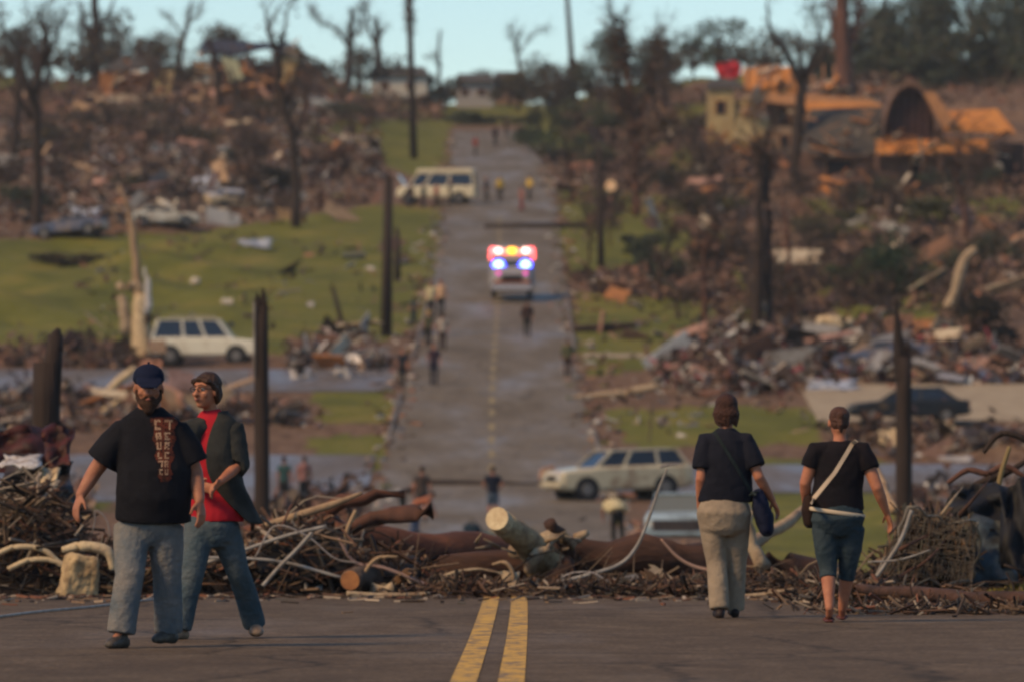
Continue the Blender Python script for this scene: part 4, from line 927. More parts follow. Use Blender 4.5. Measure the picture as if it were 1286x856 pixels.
# crumpled mesh frame, right
meshc = at(1165, 672, 56.5); fr = empty('crushed_fence', meshc, 'crushed wire mesh panel stuffed with twigs at the right road edge', 'wire panel')
def q_(px, py, d=56.5): return at(px, py, d) - meshc
mb = MB(); 
for a, b_ in (((1100, 722), (1140, 636)), ((1140, 636), (1228, 655)), ((1228, 655), (1222, 725)), ((1100, 722), (1222, 728))): mb.tube(wob(catmull([q_(*a, 56), q_((a[0] + b_[0]) / 2 + 5, (a[1] + b_[1]) / 2 + 9, 56.2), q_(*b_, 56.4)], 4), .02, 1), .012, 6)
mb.build('frame', mat('dull_rod', (.16, .14, .11), .7), fr, True)
mb = MB()
for t_ in np.linspace(.04, .96, 26):
    a, b_ = lerp((1140, 636), (1228, 655), t_), lerp((1100, 722), (1222, 728), t_); mb.tube(wob([q_(a[0], a[1], 56.2), q_(b_[0], b_[1], 56)], .02, 6), .004, 4)
    a, b_ = lerp((1140, 636), (1100, 722), t_), lerp((1228, 655), (1222, 728), t_); mb.tube(wob([q_(a[0], a[1], 56.2), q_(b_[0], b_[1], 56)], .02, 6), .004, 4)
mb.build('wire_mesh', mat('rusty_wire', (.09, .07, .05), .8), fr)
mb = MB(); n_ = 12; V = []
for i in range(n_):
    for j in range(n_):
        u_, v_ = i / (n_ - 1), j / (n_ - 1); a, b_ = lerp((1140, 636), (1228, 655), u_), lerp((1100, 722), (1222, 728), u_); c2 = lerp(a, b_, v_); V.append(q_(c2[0], c2[1], 56.75) + (0, .12 * math.sin(i * 1.7 + j) + .08 * math.sin(j * 2.1), 0))
mb.add(V, [(i * n_ + j, (i + 1) * n_ + j, (i + 1) * n_ + j + 1, i * n_ + j + 1) for i in range(n_ - 1) for j in range(n_ - 1)]); mb.build('backing_screen', mat('olive_screen', (.13, .12, .085), .9, (.05, .045, .03), 8, .5), fr, True)
mb = MB(); r = np.random.RandomState(6); k = 380; u, v = r.rand(k), r.rand(k); PXX = 1100 + u * 120 + (1 - v) * 38 * (1 - u); PYY = 725 - (1 - v) * (85 - 15 * u)
C = np.array([q_(a, b_, 56.4 + r.rand() * .5) for a, b_ in zip(PXX, PYY)]); mb.boxes(C, np.stack([r.uniform(.08, .45, k), r.uniform(.008, .02, k), r.uniform(.008, .02, k)], 1), np.stack([r.uniform(0, 6, k), r.normal(1.1, .5, k), r.uniform(0, 6.3, k)], 1), np.array([(.05, .03, .02), (.1, .06, .035), (.16, .1, .06), (.03, .022, .02), (.07, .065, .05)])[r.randint(5, size=k)])
mb.build('caught_twigs', M['stuff'], fr)['kind'] = 'stuff'
sheet('tarp', 'black plastic sack draped over the right heap beside the wire panel', 1235, 638, 57.5, 80, 55, M['black'], 9, 'plastic sheet', crumple=.16, n=12)
sheet('sheet_metal', 'dull blue-green sheet slanting behind the black sack on the right heap', 1243, 690, 57, 60, 80, blueg, 10, 'metal sheet', crumple=.08)
sheet('tarp', 'black sheet hanging at the right edge of the picture', 1276, 660, 57, 40, 110, M['black'], 12, 'plastic sheet', crumple=.12)
rod('bent_branch', 'reddish branch arching over the right heap', [(1190, 606), (1215, 590), (1240, 594), (1262, 585), (1290, 600)], [.02, .028, .03, .03, .02], M['bark_red'], 'branch', 58.5)
rod('bent_branch', 'yellowish vine curving down the right edge of the heap', [(1268, 560), (1256, 600), (1252, 640), (1262, 680)], [.02, .025, .025, .02], mat('vine', (.2, .14, .06), .8), 'branch', 58)
rod('bent_branch', 'dark branch hooking over the black sack at the right', [(1222, 610), (1245, 600), (1270, 590), (1300, 570)], [.03, .04, .03, .02], M['bark'], 'branch', 58.8)
rod('bent_branch', 'black curved limb above the right heap near the picture edge', [(1235, 568), (1255, 545), (1280, 548), (1310, 570)], [.02, .03, .03, .02], M['bark'], 'branch', 60)
rod('metal_pipe', 'pale rod leaning out of the wire panel towards the road', [(1098, 728), (1130, 680), (1145, 640)], .018, M['conduit'], 'pipe', 55.8)
rod('metal_pipe', 'thin pale wire across the front of the wire panel', [(1090, 705), (1130, 702), (1168, 690)], .009, M['conduit'], 'wire', 55.6)
for q in range(7):
    x0, y0 = rnd.uniform(1110, 1280), rnd.uniform(640, 730); a_ = rnd.uniform(-1.2, .3); L_ = rnd.uniform(30, 80)
    pts = [(x0, y0, 55.9), (x0 + L_ * .5 * math.cos(a_), y0 + L_ * .5 * math.sin(a_) + rnd.uniform(-6, 6), 55.9), (x0 + L_ * math.cos(a_), y0 + L_ * math.sin(a_), 56.3)]
    o = rod('tangled_branch', 'crooked branch tangled over the crushed wire panel and black sacks', pts, [rnd.uniform(.012, .022), .012, .005], rnd.choice([M['bark'], M['bark_red'], M['limb'], M['log']]), 'branch', group='branches tangled over the right heap')
# scraps on the grass and road edge
for q, (px, py, w_, h_, m_, lab) in enumerate([(850, 745, 10, 14, whitem, 'small upright white scrap left of the khaki trousers'), (1200, 752, 6, 18, whitem, 'small upright white scrap by the thin red trunk at right'), (1010, 757, 24, 8, whitem, 'flat white scrap by the bare calves'), (990, 742, 60, 6, M['plank_pale'], 'flat pale board lying between the walking women'),
    (1140, 765, 70, 7, M['plank_pale'], 'flat pale board in front of the thin red trunk'), (1250, 772, 50, 7, whitem, 'flat white strip at the lower right road edge'), (640, 725, 22, 18, M['limb'], 'ragged pale chunk in front of the sawn limb'), (150, 735, 30, 12, M['cream'], 'torn cream scrap behind the man\'s knee'),
    (480, 738, 28, 14, M['limb'], 'ragged pale splinter chunk by the orange log end'), (395, 742, 22, 16, whitem, 'torn white rag in the left heap'), (340, 738, 24, 12, darkm, 'dark torn sheet in the left heap')]):
    dd = zone(px)[1] - 1.2; sheet('scrap', lab, px, py, dd, w_, h_, m_, 40 + q, 'scrap', crumple=.03, depth=.1, n=6, th=.012)
# yellow-green grass bank right, behind the litter
mb = MB(); V = []
for i in range(30):
    for j in range(12):
        x = 3.0 + i * .2; y = 53.5 + j * .55; V.append((x, y, float(T(x, y)) + .02 + .3 * sm(0, 1.2, i * .2 - 1.0) * math.sin(math.pi * j / 11) + .015 * math.sin(i * 3 + j * 5)))
mb.add(V, [(i * 12 + j, (i + 1) * 12 + j, (i + 1) * 12 + j + 1, i * 12 + j + 1) for i in range(29) for j in range(11)])
tag(mb.build('grass_bank', mat('dry_grass', (.15, .12, .025), .95, (.1, .085, .02), 5, .8, 30), smooth=True), kind='structure')
mb = MB(); r = np.random.RandomState(9); k = 5000; X = r.uniform(3.9, 8.8, k); Y = r.uniform(54, 59, k); C = np.stack([X, Y, T(X, Y) + .04 + .3 * sm(0, 1.2, X - 4.0) * np.sin(np.pi * (Y - 53.5) / 6.05)], 1)
mb.leaves(C, r.uniform(.02, .06, k), np.array([(.16, .13, .03), (.11, .1, .02), (.2, .15, .05)])[r.randint(3, size=k)], r); tag(mb.build('grass', M['leaf']), 'short yellowish grass growing on the right road bank', 'grass', None, 'stuff')

# ================================================================== VEHICLES
def paint(name, c, dirt=(.25, .17, .1), th=(.5, .72)): return mat(name, c, .35, dirt, 1.6, .03, coat=.4, thresh=th)
TAIL = mat('tail_lamp', (.3, .02, .02), .3); HEAD = mat('head_lamp', (.55, .55, .5), .2, spec=.6)
def vehicle(name, loc, rz, label, cat, prof, cab, W_, m, wheels, wr=.34, glassm=None, roofm=None, hgap=.0, group=None, tilt=(0, 0), pillars=(0, .5, 1), lamps=True):
    """prof: (x, z_low, z_top, halfwidth) stations from front (+x) to rear; cab: (xb_front, xr_front, xr_rear, xb_rear, z_belt, z_roof)"""
    root = empty(name, loc, label, cat, group, rz); root.rotation_euler = (tilt[0], tilt[1], rz)
    mb = MB(); V = []
    for (x, zl, zt, hw) in prof:
        ch = min(.09, (zt - zl) * .3)
        V += [(x, -hw * .93, zl), (x, -hw, zl + ch), (x, -hw * 1.0, zt - ch), (x, -hw * .92, zt), (x, hw * .92, zt), (x, hw * 1.0, zt - ch), (x, hw, zl + ch), (x, hw * .93, zl)]
    n = len(prof); mb.add(V, [(i * 8 + k, i * 8 + (k + 1) % 8, i * 8 + 8 + (k + 1) % 8, i * 8 + 8 + k) for i in range(n - 1) for k in range(8)] + [tuple(range(7, -1, -1)), tuple(range((n - 1) * 8, n * 8))])
    body = mb.build('body', m, root); bv = body.modifiers.new('Bevel', 'BEVEL'); bv.width = .035; bv.segments = 2; bv.limit_method = 'ANGLE'
    if cab:
        xf, rf, rr_, xr, zb, zr = cab; hw = W_ / 2
        mb = MB(); a, b_ = hw * .9, hw * .76
        V = [(xf, -a, zb - .03), (xf, a, zb - .03), (xr, a, zb - .03), (xr, -a, zb - .03), (rf, -b_, zr - .02), (rf, b_, zr - .02), (rr_, b_, zr - .02), (rr_, -b_, zr - .02)]
        mb.add(V, [(0, 3, 2, 1), (4, 5, 6, 7), (0, 1, 5, 4), (1, 2, 6, 5), (2, 3, 7, 6), (3, 0, 4, 7)]); mb.build('windows', glassm or M['glass'], root)
        mb = MB(); mb.box(((rf + rr_) / 2, 0, zr), (abs(rf - rr_) + .12, b_ * 2 + .08, .06)); rf_o = mb.build('roof', roofm or m, root); q = rf_o.modifiers.new('Bevel', 'BEVEL'); q.width = .025; q.segments = 2
        for t_ in pillars:
            for sy in (-1, 1):
                xb_, xt_ = xf + (xr - xf) * t_, rf + (rr_ - rf) * t_; w_ = .05 if 0 < t_ < 1 else .055
                p = MB(); p.tube([(xb_, sy * a * 1.01, zb - .05), (xt_, sy * b_ * 1.02, zr)], [(w_, .02)] * 2, 4 if 0 < t_ < 1 else 6); p.build('pillar', m, root)
    for (x, sy) in wheels:
        o = empty('wheel', (x, sy * (W_ / 2 - .11), wr)); o.parent = root
        p = MB(); p.tube([(0, -.11, 0), (0, -.09, 0), (0, .09, 0), (0, .11, 0)], [wr * .92, wr, wr, wr * .92], 20, side=(1, 0, 0)); p.build('tyre', M['rubber'], o, False)
        p = MB(); p.tube([(0, sy * .1, 0), (0, sy * .125, 0)], [wr * .6, wr * .52], 16, side=(1, 0, 0)); p.build('rim', M['chrome'], o)
        p = MB(); p.tube([(x, sy * (W_ / 2 - .2), wr), (x, sy * (W_ / 2 + .004), wr)], [wr * 1.22, wr * 1.22], 18, side=(1, 0, 0)); p.build('wheel_arch', M['black'], root)
        p = None
    if lamps:
        x0, x1 = prof[0][0], prof[-1][0]; 
        for sy in (-1, 1):
            p = MB(); zt = prof[0][2]; p.box((x0 + .01, sy * prof[0][3] * .72, zt - .14), (.05, .32, .14)); p.build('headlight', HEAD, root)
            p = MB(); zt = prof[-1][2]; p.box((x1 - .01, sy * prof[-1][3] * .82, zt - .18), (.05, .2, .2)); p.build('tail_light', TAIL, root)
        p = MB(); p.box((x0 + .03, 0, prof[0][1] + .12), (.1, W_ * .98, .14)); p.build('front_bumper', M['chrome'] if hgap else m, root)
        p = MB(); p.box((x0 + .015, 0, prof[0][2] - .15), (.04, W_ * .42, .16)); p.build('grille', M['black'], root)
        p = MB(); p.box((x1 - .03, 0, prof[-1][1] + .12), (.1, W_ * .96, .14)); p.build('rear_bumper', m, root)
    return root
def whs(f_, r_): return [(f_, -1), (f_, 1), (r_, -1), (r_, 1)]
def on(px, py, dz=.05): p = gp(px, py); p[2] += dz; return p
SUVP = [(2.35, .42, .9, .84), (2.2, .35, 1.0, .9), (1.2, .3, 1.08, .93), (.9, .3, 1.12, .93), (-2.1, .3, 1.12, .93), (-2.4, .4, 1.06, .9)]
# pale damaged SUV across the crossing, nose to the left
c = on(775, 628); v = vehicle('damaged_car', c, R(180 + 22), 'pale cream estate car with a crushed nose standing across the road', 'car', SUVP, (1.15, .45, -1.9, -2.3, 1.08, 1.62), 1.86, paint('cream_paint', (.46, .40, .27), (.2, .12, .07)), whs(1.45, -1.4), .36, tilt=(0, R(1.5)), pillars=(0, .3, .68, 1))
mb = MB(); mb.tube([(1.9, -.98, 1.1), (2.3, -.9, .95), (2.5, -.7, .7)], [.1, .14, .05], 8); mb.build('crushed_wing', paint('rusty_wing', (.3, .16, .09)), v)
# light blue front of a vehicle facing us
c = on(856, 692); v = vehicle('damaged_car', c, R(-95), 'pale blue car facing the camera behind the fallen log', 'car', [(2.2, .4, .86, .82), (2.0, .35, .98, .88), (.9, .32, 1.05, .9), (-2.3, .32, 1.05, .9)], (.95, .35, -1.4, -1.9, 1.03, 1.5), 1.78, paint('ice_blue', (.30, .38, .42), (.1, .11, .1)), whs(1.4, -1.4), .33, glassm=mat('dusty_glass', (.12, .13, .12), .3))
mb = MB(); mb.box((2.26, 0, .68), (.06, 1.3, .3)); mb.build('crushed_front', darkm, v)
# dark saloon on the driveway, right
c = on(1141, 534); vehicle('parked_car', c, R(182), 'dark saloon car parked on the pale concrete drive at the right', 'car', [(2.35, .35, .68, .78), (2.1, .28, .78, .88), (1.0, .25, .9, .9), (-1.6, .25, .95, .9), (-2.3, .35, .9, .84)], (1.05, .25, -1.15, -1.9, .9, 1.38), 1.8, mat('dark_blue_paint', (.006, .009, .014), .5), whs(1.45, -1.4), .32, roofm=paint('sky_lit_roof', (.03, .045, .055), (.05, .05, .05)))  # sky reflection put into the lighter roof colour
# white pickup with crew cab on the left
c = on(257, 459); WP = paint('white_suv_paint', (.62, .58, .45), (.3, .2, .11), (.55, .85)); v = vehicle('parked_suv', c, R(-3), 'white estate car with a roof rack and mud brown tail parked by the left lawn', 'car', [(2.4, .5, .98, .84), (2.25, .4, 1.08, .92), (1.3, .38, 1.18, .94), (1.0, .38, 1.22, .94), (-2.1, .38, 1.2, .94), (-2.35, .45, 1.1, .9)], (1.3, .65, -2.0, -2.28, 1.16, 1.98), 1.9, WP, whs(1.5, -1.45), .4, pillars=(0, .32, .6, 1))
for sy in (-1, 1): p = MB(); p.box((-1.98, sy * .955, .8), (.7, .03, .6)); p.build('muddy_panel', paint('muddy_side', (.28, .17, .1), (.4, .3, .2)), v)
p = MB()
for sy in (-1, 1): p.tube([(.5, sy * .6, 2.0), (.4, sy * .6, 2.12), (-1.5, sy * .6, 2.12), (-1.6, sy * .6, 2.0)], .025, 6)
for x in (.3, -.3, -.9): p.tube([(x, -.6, 2.12), (x, .6, 2.12)], .02, 6)
p.build('roof_rack', M['conduit'], v)
# cream van with raised hood up the hill
c = on(548, 257); VN = paint('cream_van_paint', (.58, .5, .33), (.35, .26, .17), (.55, .85)); v = vehicle('van', c, R(172), 'cream passenger van with its bonnet raised standing across the road uphill', 'van', [(2.6, .45, .95, .84), (2.4, .4, 1.12, .92), (1.7, .4, 1.2, .96), (-2.7, .4, 1.2, .98), (-2.75, .5, 1.15, .95)], (1.8, 1.15, -2.55, -2.7, 1.18, 2.05), 1.98, VN, whs(1.8, -1.7), .37, pillars=(0, .25, .6, 1))
p = MB(); p.box((-.7, 0, 2.2), (3.9, 1.6, .3)); q = p.build('high_roof', VN, v); bq = q.modifiers.new('Bevel', 'BEVEL'); bq.width = .12; bq.segments = 3
p = MB(); p.box((2.3, 0, 1.5), (1.1, 1.6, .05), rot=(0, R(-55), 0)); p.build('raised_bonnet', VN, v)
# ambulance with its lights flashing
c = on(643, 377); AW = paint('ambulance_white', (.3, .28, .28), (.3, .27, .25)); v = empty('ambulance', c, 'ambulance with flashing red, amber and blue lamps driving down the road', 'ambulance', None, R(-90))
def vb(name, c_, sz, m_, bev=.04, par=None, rot=None):
    p = MB(); p.box(c_, sz, rot=rot); o = p.build(name, m_, par or v)
    if bev: b_ = o.modifiers.new('Bevel', 'BEVEL'); b_.width = bev; b_.segments = 2
    return o
vb('box_body', (-1.2, 0, 1.65), (3.6, 2.35, 2.1), AW, .06); vb('cab', (1.35, 0, 1.1), (1.7, 1.95, 1.1), AW, .12); vb('cab_roof', (1.0, 0, 1.95), (1.0, 1.8, .25), AW, .08)
vb('windscreen', (1.45, 0, 1.72), (.5, 1.75, .5), M['glass'], .08); vb('bonnet', (2.45, 0, 1.05), (.8, 1.8, .45), AW, .1); vb('grille', (2.87, 0, 1.02), (.04, 1.1, .34), M['black'], 0)
vb('front_bumper', (2.95, 0, .55), (.18, 2.05, .28), mat('silver_bumper', (.45, .4, .4), .4, metal=.5), .03); vb('lower_panel', (2.6, 0, .45), (.5, 1.8, .2), M['black'], 0); vb('stripe', (2.4, 0, .84), (.94, 1.83, .1), mat('orange_stripe', (.5, .12, .03), .4), 0)
for (x, sy) in whs(2.2, -1.6):
    o = empty('wheel', (x, sy * .92, .4)); o.parent = v; p = MB(); p.tube([(0, -.13, 0), (0, .13, 0)], [.4, .4], 18); p.build('tyre', M['rubber'], o); p = MB(); p.tube([(0, sy * .12, 0), (0, sy * .15, 0)], [.22, .2], 12); p.build('rim', M['chrome'], o)
def lampm(n, c_, s__): return mat(n, tuple(a * .4 for a in c_), .3, emit=c_, estr=s__)
RL = lampm('red_lamp', (1, .10, .10), 3); BL = lampm('blue_lamp', (.04, .06, 1), 5); AL = lampm('amber_lamp', (1, .38, .02), 2.6); WL = lampm('white_lamp', (1, .5, .42), 3.2); BW = lampm('blue_white_lamp', (.22, .42, 1), 5)
def lamp(name, y_, z_, r_, m_, x_=.66, sz=None):
    p = MB(); p.ell((0, 0, 0), sz or (.06, r_, r_), nu=14, nv=8); o = p.build(name, m_, v, True); o.location = (x_, y_, z_); return o
for sy in (-1, 1):
    lamp('red_lamp', sy * .98, 2.52, .2, RL, sz=(.08, .2, .15)); lamp('white_lamp', sy * .72, 2.5, .13, WL, sz=(.09, .2, .13)); lamp('red_lamp', sy * 1.12, 2.2, .1, RL, sz=(.06, .06, .16))
    lamp('blue_lamp', sy * .7, 1.72, .3, BL, 1.76, (.08, .34, .26)); lamp('blue_white_lamp', sy * .7, 1.74, .17, BW, 1.82, (.08, .2, .15)); lamp('blue_lamp', sy * .3, 1.55, .12, BL, 1.76, (.08, .14, .12)); lamp('red_lamp', sy * .7, 1.28, .09, lampm('magenta_lamp', (.8, .03, .4), 1.2), 2.8)  # wide blue ellipsoids are the halo glow, shaped round the blue-white lamps
lamp('amber_lamp', 0, 2.5, .2, AL, sz=(.1, .26, .15)); lamp('red_lamp', .34, 2.42, .1, RL); lamp('red_lamp', -.34, 2.42, .1, RL)
# wrecks on the hill
def wreck(px, py, rz, label, m_, sc=1.0, suv=False, tl=(0, 0)):
    return vehicle('wrecked_car', on(px, py, -.1), R(rz), label, 'car', [(2.25, .4, .75, .8), (2.0, .3, .85, .87), (1.0, .28, .95, .9), (-1.6, .28, .98, .9), (-2.3, .35, .9, .85)], (1.0, .3, -1.1, -1.7, .93, 1.25), 1.8, m_, whs(1.4, -1.4), .32, lamps=False, tilt=tl)
wreck(88, 298, 170, 'dark blue wrecked car among the rubble at the upper left', paint('wreck_blue', (.05, .06, .1)), tl=(.1, .1))
wreck(205, 286, 10, 'white crushed car beside the rubble above the lawn', paint('wreck_white', (.5, .47, .38)), tl=(-.12, 0))
wreck(398, 138, 15, 'white wrecked car below the trees at the top left', paint('wreck_white2', (.52, .5, .45)), tl=(0, .08))
wreck(492, 122, 170, 'white car parked at the top of the hill left of the tall pole', paint('hill_white', (.6, .56, .46)))
wreck(600, 118, 5, 'pale car far up the hill left of the road crest', paint('hill_grey', (.4, .42, .42)))
wreck(300, 262, 20, 'beige crushed car half buried in rubble above the lawn', paint('wreck_beige', (.42, .33, .2)), tl=(.2, .05))
wreck(1115, 465, 165, 'dark blue crushed car in the rubble above the drive', paint('wreck_navy', (.04, .05, .09)), tl=(.1, .1))

# ================================================================== PEOPLE IN THE DISTANCE
def far_person(px, py, h, label, top, legs, hair='d', pose='stand', yaw=180, leglen=1.0, sleeve=.6, hat=None, group=None, name='person', y_at=None, arm='down', girth=1.0):
    p = on(px, py, .04) if y_at is None else y_at; g = h / 1.75
    def P3(x, y, z): return (x * g, y * g, z * g)
    st = {'stand': 0, 'walk': .16, 'bend': .06}[pose]; yr = R(yaw)
    b = .42 if pose == 'bend' else 0        # forward lean along facing
    J = dict(head=P3(0, -b * 1.3, 1.62 - b * .95), neck=P3(0, -b * 1.0, 1.47 - b * .75), yaw=0, tilt=(.9 if b else 0))
    for s_, sx in (('L', -1), ('R', 1)):
        fw = st * sx; J['sh' + s_] = P3(sx * .18, -b * .95, 1.40 - b * .72)
        if arm == 'hips': J['el' + s_] = P3(sx * .31, .02, 1.16); J['wr' + s_] = P3(sx * .17, -.1, 1.02)
        elif b: J['el' + s_] = P3(sx * .2, -b * 1.25, .92); J['wr' + s_] = P3(sx * .14, -b * 1.5, .68)
        else: J['el' + s_] = P3(sx * .25, fw * .5, 1.12); J['wr' + s_] = P3(sx * .27, -fw * .9 - .06, .86)
        J['hip' + s_] = P3(sx * .09, 0, .9); J['kn' + s_] = P3(sx * .1, -fw * .6 - .03, .5); J['an' + s_] = P3(sx * .1, -fw * 1.1 + .03, .1); J['toe' + s_] = P3(sx * .12, -fw * 1.1 - .14, .035)
    if b: tz = [(1.46 - b * .75, -b, .06), (1.40 - b * .7, -b * .95, .13), (1.32 - b * .6, -b * .8, .18), (1.2 - b * .4, -b * .5, .17), (1.05 - .05, -b * .15, .165), (.9, 0, .17)]
    else: tz = [(1.47, 0, .06), (1.44, 0, .12), (1.39, 0, .175), (1.25, 0, .185), (1.05, 0, .165), (.88, 0, .18)]
    T3 = [(a * g, 0, y * g, rx * g * girth, (.12 * g if rx > .1 else rx * g) * girth) for a, y, rx in tz]
    Wd = dict(torso=T3, pelvis=[(.92 * g, 0, 0, .16 * g, .12 * g), (.85 * g, 0, 0, .175 * g, .13 * g), (.78 * g, 0, 0, .15 * g, .11 * g)], arm=(.05, .042, .03), sleeve=(.07, .068, .066), trouser=(.09, .07, .065))
    fit = dict(top=top, legs=legs, leglen=leglen, sleeve=sleeve, shoes=M['black'], hair={'d': HAIRD, 'b': mat('hair_brown', (.08, .04, .02), .8), 'l': mat('hair_fair', (.25, .17, .08), .8)}[hair])
    if hat: fit['hat'] = hat
    r_, _, _ = person(name, p, label, J, Wd, fit, group, rz=yr); return r_
def c_(n, *c): return cloth(n, c)
navy, grayb, olive, creamT, yel_, pinkT, tealT, redT, dkden, whiteT = (c_('navy_top', .012, .016, .03), c_('grey_brown_top', .06, .045, .04), c_('olive_top', .1, .1, .05), c_('cream_top', .62, .52, .3), mat('yellow_coat', (.5, .33, .06), .8), c_('pink_top', .3, .14, .12), c_('teal_top', .03, .07, .07), c_('red_top2', .25, .04, .03), c_('dark_denim2', .02, .03, .05), c_('pale_top', .4, .34, .28))
shortsd, shortsb, blackj = c_('dark_shorts', .02, .025, .03), c_('blue_shorts', .07, .1, .14), c_('black_trousers', .014, .016, .018)
far_person(619, 657, 1.72, 'person in a navy T-shirt and blue shorts with arms bent, behind the sawn limb', navy, shortsb, leglen=.45, arm='hips')
far_person(530, 657, 1.72, 'person in a grey-brown shirt and dark shorts standing behind the leaning logs', grayb, shortsd, leglen=.42)
far_person(505, 655, 1.55, 'person with dark top crouching forward behind the left heap', grayb, blackj, pose='bend', yaw=120)
far_person(521, 672, 1.6, 'person in an orange top and blue jeans bending behind the logs', mat('orange_top', (.3, .1, .05), .85), c_('blue_jeans2', .06, .09, .16), pose='bend', yaw=80)
far_person(776, 686, 1.8, 'person in a bulging cream top and dark trousers bending over behind the log', creamT, blackj, pose='bend', yaw=205, girth=1.75)
far_person(357, 640, 1.7, 'person in a dark green coat just right of the left pole', tealT, blackj, yaw=150)
far_person(382, 636, 1.62, 'person in a pinkish grey top beside the one in dark green', pinkT, shortsd, yaw=200)
far_person(505, 486, 1.55, 'person in dark clothes walking at the left edge of the road below the cream tops', c_('slate_top', .03, .035, .045), blackj, pose='walk', yaw=0)
far_person(545, 486, 1.8, 'person in navy with a pinkish shirt striding downhill left of the centre line', c_('plum_top', .05, .03, .045), c_('navy_trousers', .015, .018, .035), pose='walk', yaw=0)
far_person(556, 441, 1.65, 'person in a pale top on the left lane behind the striding one', whiteT, c_('brown_trousers', .05, .03, .025), pose='walk')
far_person(538, 436, 1.6, 'person with a yellow hat on the left lane', olive, blackj, hat=yel_, pose='walk', yaw=0)
far_person(541, 402, 1.85, 'person in a cream top, left one of the tall pair on the left lane', creamT, blackj, yaw=0)
far_person(554, 399, 1.85, 'person in a peach top, right one of the tall pair on the left lane', mat('peach_top', (.5, .3, .17), .85), blackj, yaw=0)
far_person(519, 405, 1.2, 'child in teal standing on the grass verge near the tall pole', tealT, c_('teal_trousers', .03, .05, .05))
far_person(662, 424, 1.75, 'person in a dark brown coat walking behind the ambulance lights', c_('brown_coat', .06, .035, .03), blackj, pose='walk', sleeve=1.6)
far_person(713, 475, 1.65, 'person in an olive top walking at the right road edge', olive, c_('brown_trousers2', .05, .03, .025), pose='walk', sleeve=1.4)
for (px, py, h, lab, tp_, lg, hh) in [(628, 253, 1.75, 'firefighter in a yellow coat right of the van', yel_, blackj, None), (665, 252, 1.75, 'firefighter in a yellow coat, rightmost of the group uphill', yel_, blackj, None), (655, 266, 1.7, 'person in a pink top in front of the yellow coats', pinkT, redT, None), (611, 254, 1.7, 'person in navy standing at the nose of the group beside the van', navy, blackj, None),
    (532, 262, 1.7, 'person in teal in front of the cream van', tealT, dkden, None), (548, 260, 1.6, 'person in a red top in front of the cream van', redT, blackj, None), (566, 258, 1.75, 'person in black by the rear door of the van', navy, blackj, None), (586, 258, 1.65, 'person in plum by the back of the van', c_('plum', .09, .04, .06), blackj, None), (515, 262, 1.65, 'person in grey left of the van bonnet', grayb, dkden, None),
    (597, 196, 1.6, 'person in red and black high on the left lane of the hill', redT, blackj, None), (622, 184, 1.75, 'person in black high on the hill, left of two near the crest', navy, blackj, None), (636, 172, 1.7, 'person in dark brown at the very crest of the road', grayb, blackj, None), (767, 279, 1.6, 'person in dark clothes under the round orange sign', c_('dark_purple', .03, .02, .035), blackj, None)]:
    far_person(px, py, h, lab, tp_, lg, pose='walk' if px % 2 else 'stand', yaw=(px * 37) % 360, sleeve=1.5)
# things lying behind the log
for (px, py, lab, m_, w_, h_, nm) in [(593, 668, 'dark navy rucksack on the road behind the log', c_('rucksack_navy', .015, .03, .045), .45, .5, 'rucksack'), (608, 675, 'teal holdall on the road beside the dark rucksack', c_('holdall_teal', .04, .13, .13), .6, .3, 'holdall')]:
    p = at(px, py, 172); p[2] = max(float(T(p[0], p[1])) + h_ / 2, p[2]); r_ = empty(nm, p, lab, nm); mb = MB(); mb.tube([(-w_ / 2, 0, 0), (-w_ * .2, 0, .02), (w_ * .25, 0, 0), (w_ / 2, 0, -.02)], [h_ * .4, h_ * .5, h_ * .5, h_ * .38], 12); skinned(mb, 'bag_body', m_, r_, .03, 2); mb = MB(); mb.tube(catmull([(-.12, 0, h_ * .45), (0, 0, h_ * .7), (.12, 0, h_ * .45)], 4), .015, 5); mb.build('handle', M['black'], r_)

# ================================================================== HOUSES AND RUINS ON THE HILL
def hpart(root, c0, name, c_, sz, m_, rot=None, taper=1):
    p = MB(); p.box(c_, sz, rot=rot, taper=taper); return p.build(name, m_, root)
decking = mat('roof_decking', (.55, .23, .06), .85, (.38, .14, .035), 1.2, .3, 6, stretch=(1, 1, 3)); shingle = mat('shingle', (.08, .07, .06), .9, (.045, .038, .035), 1.5, .4, 8)
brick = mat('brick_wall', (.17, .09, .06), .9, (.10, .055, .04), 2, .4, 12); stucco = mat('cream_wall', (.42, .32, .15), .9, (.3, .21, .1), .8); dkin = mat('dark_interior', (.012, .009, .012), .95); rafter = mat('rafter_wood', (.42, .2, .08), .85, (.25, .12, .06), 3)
def wall_with_windows(root, x0, x1, y, z0, z1, m_, th=.25, wins=(), name='wall'):
    w_ = hpart(root, 0, name, ((x0 + x1) / 2, y, (z0 + z1) / 2), (x1 - x0, th, z1 - z0), m_)
    for (wx, wz, ww, wh) in wins:
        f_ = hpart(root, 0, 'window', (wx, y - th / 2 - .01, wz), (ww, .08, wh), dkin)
        fr_ = MB()
        for dx in (-ww / 2, ww / 2): fr_.box((wx + dx, y - th / 2 - .06, wz), (.09, .06, wh + .1))
        fr_.tube([(wx - ww / 2, y - th / 2 - .06, wz + wh / 2), (wx + ww / 2, y - th / 2 - .06, wz + wh / 2)], .05, 4); fr_.build('window_frame', rafter, root).parent = f_
    return w_
def roofslab(root, name, pts, m_, th=.18):
    p = MB(); P = np.array(pts, float); p.add(np.vstack([P, P - (0, 0, th)]), [tuple(range(len(P))), tuple(range(2 * len(P) - 1, len(P) - 1, -1))] + [(i, i + len(P), (i + 1) % len(P) + len(P), (i + 1) % len(P)) for i in range(len(P))]); return p.build(name, m_, root)
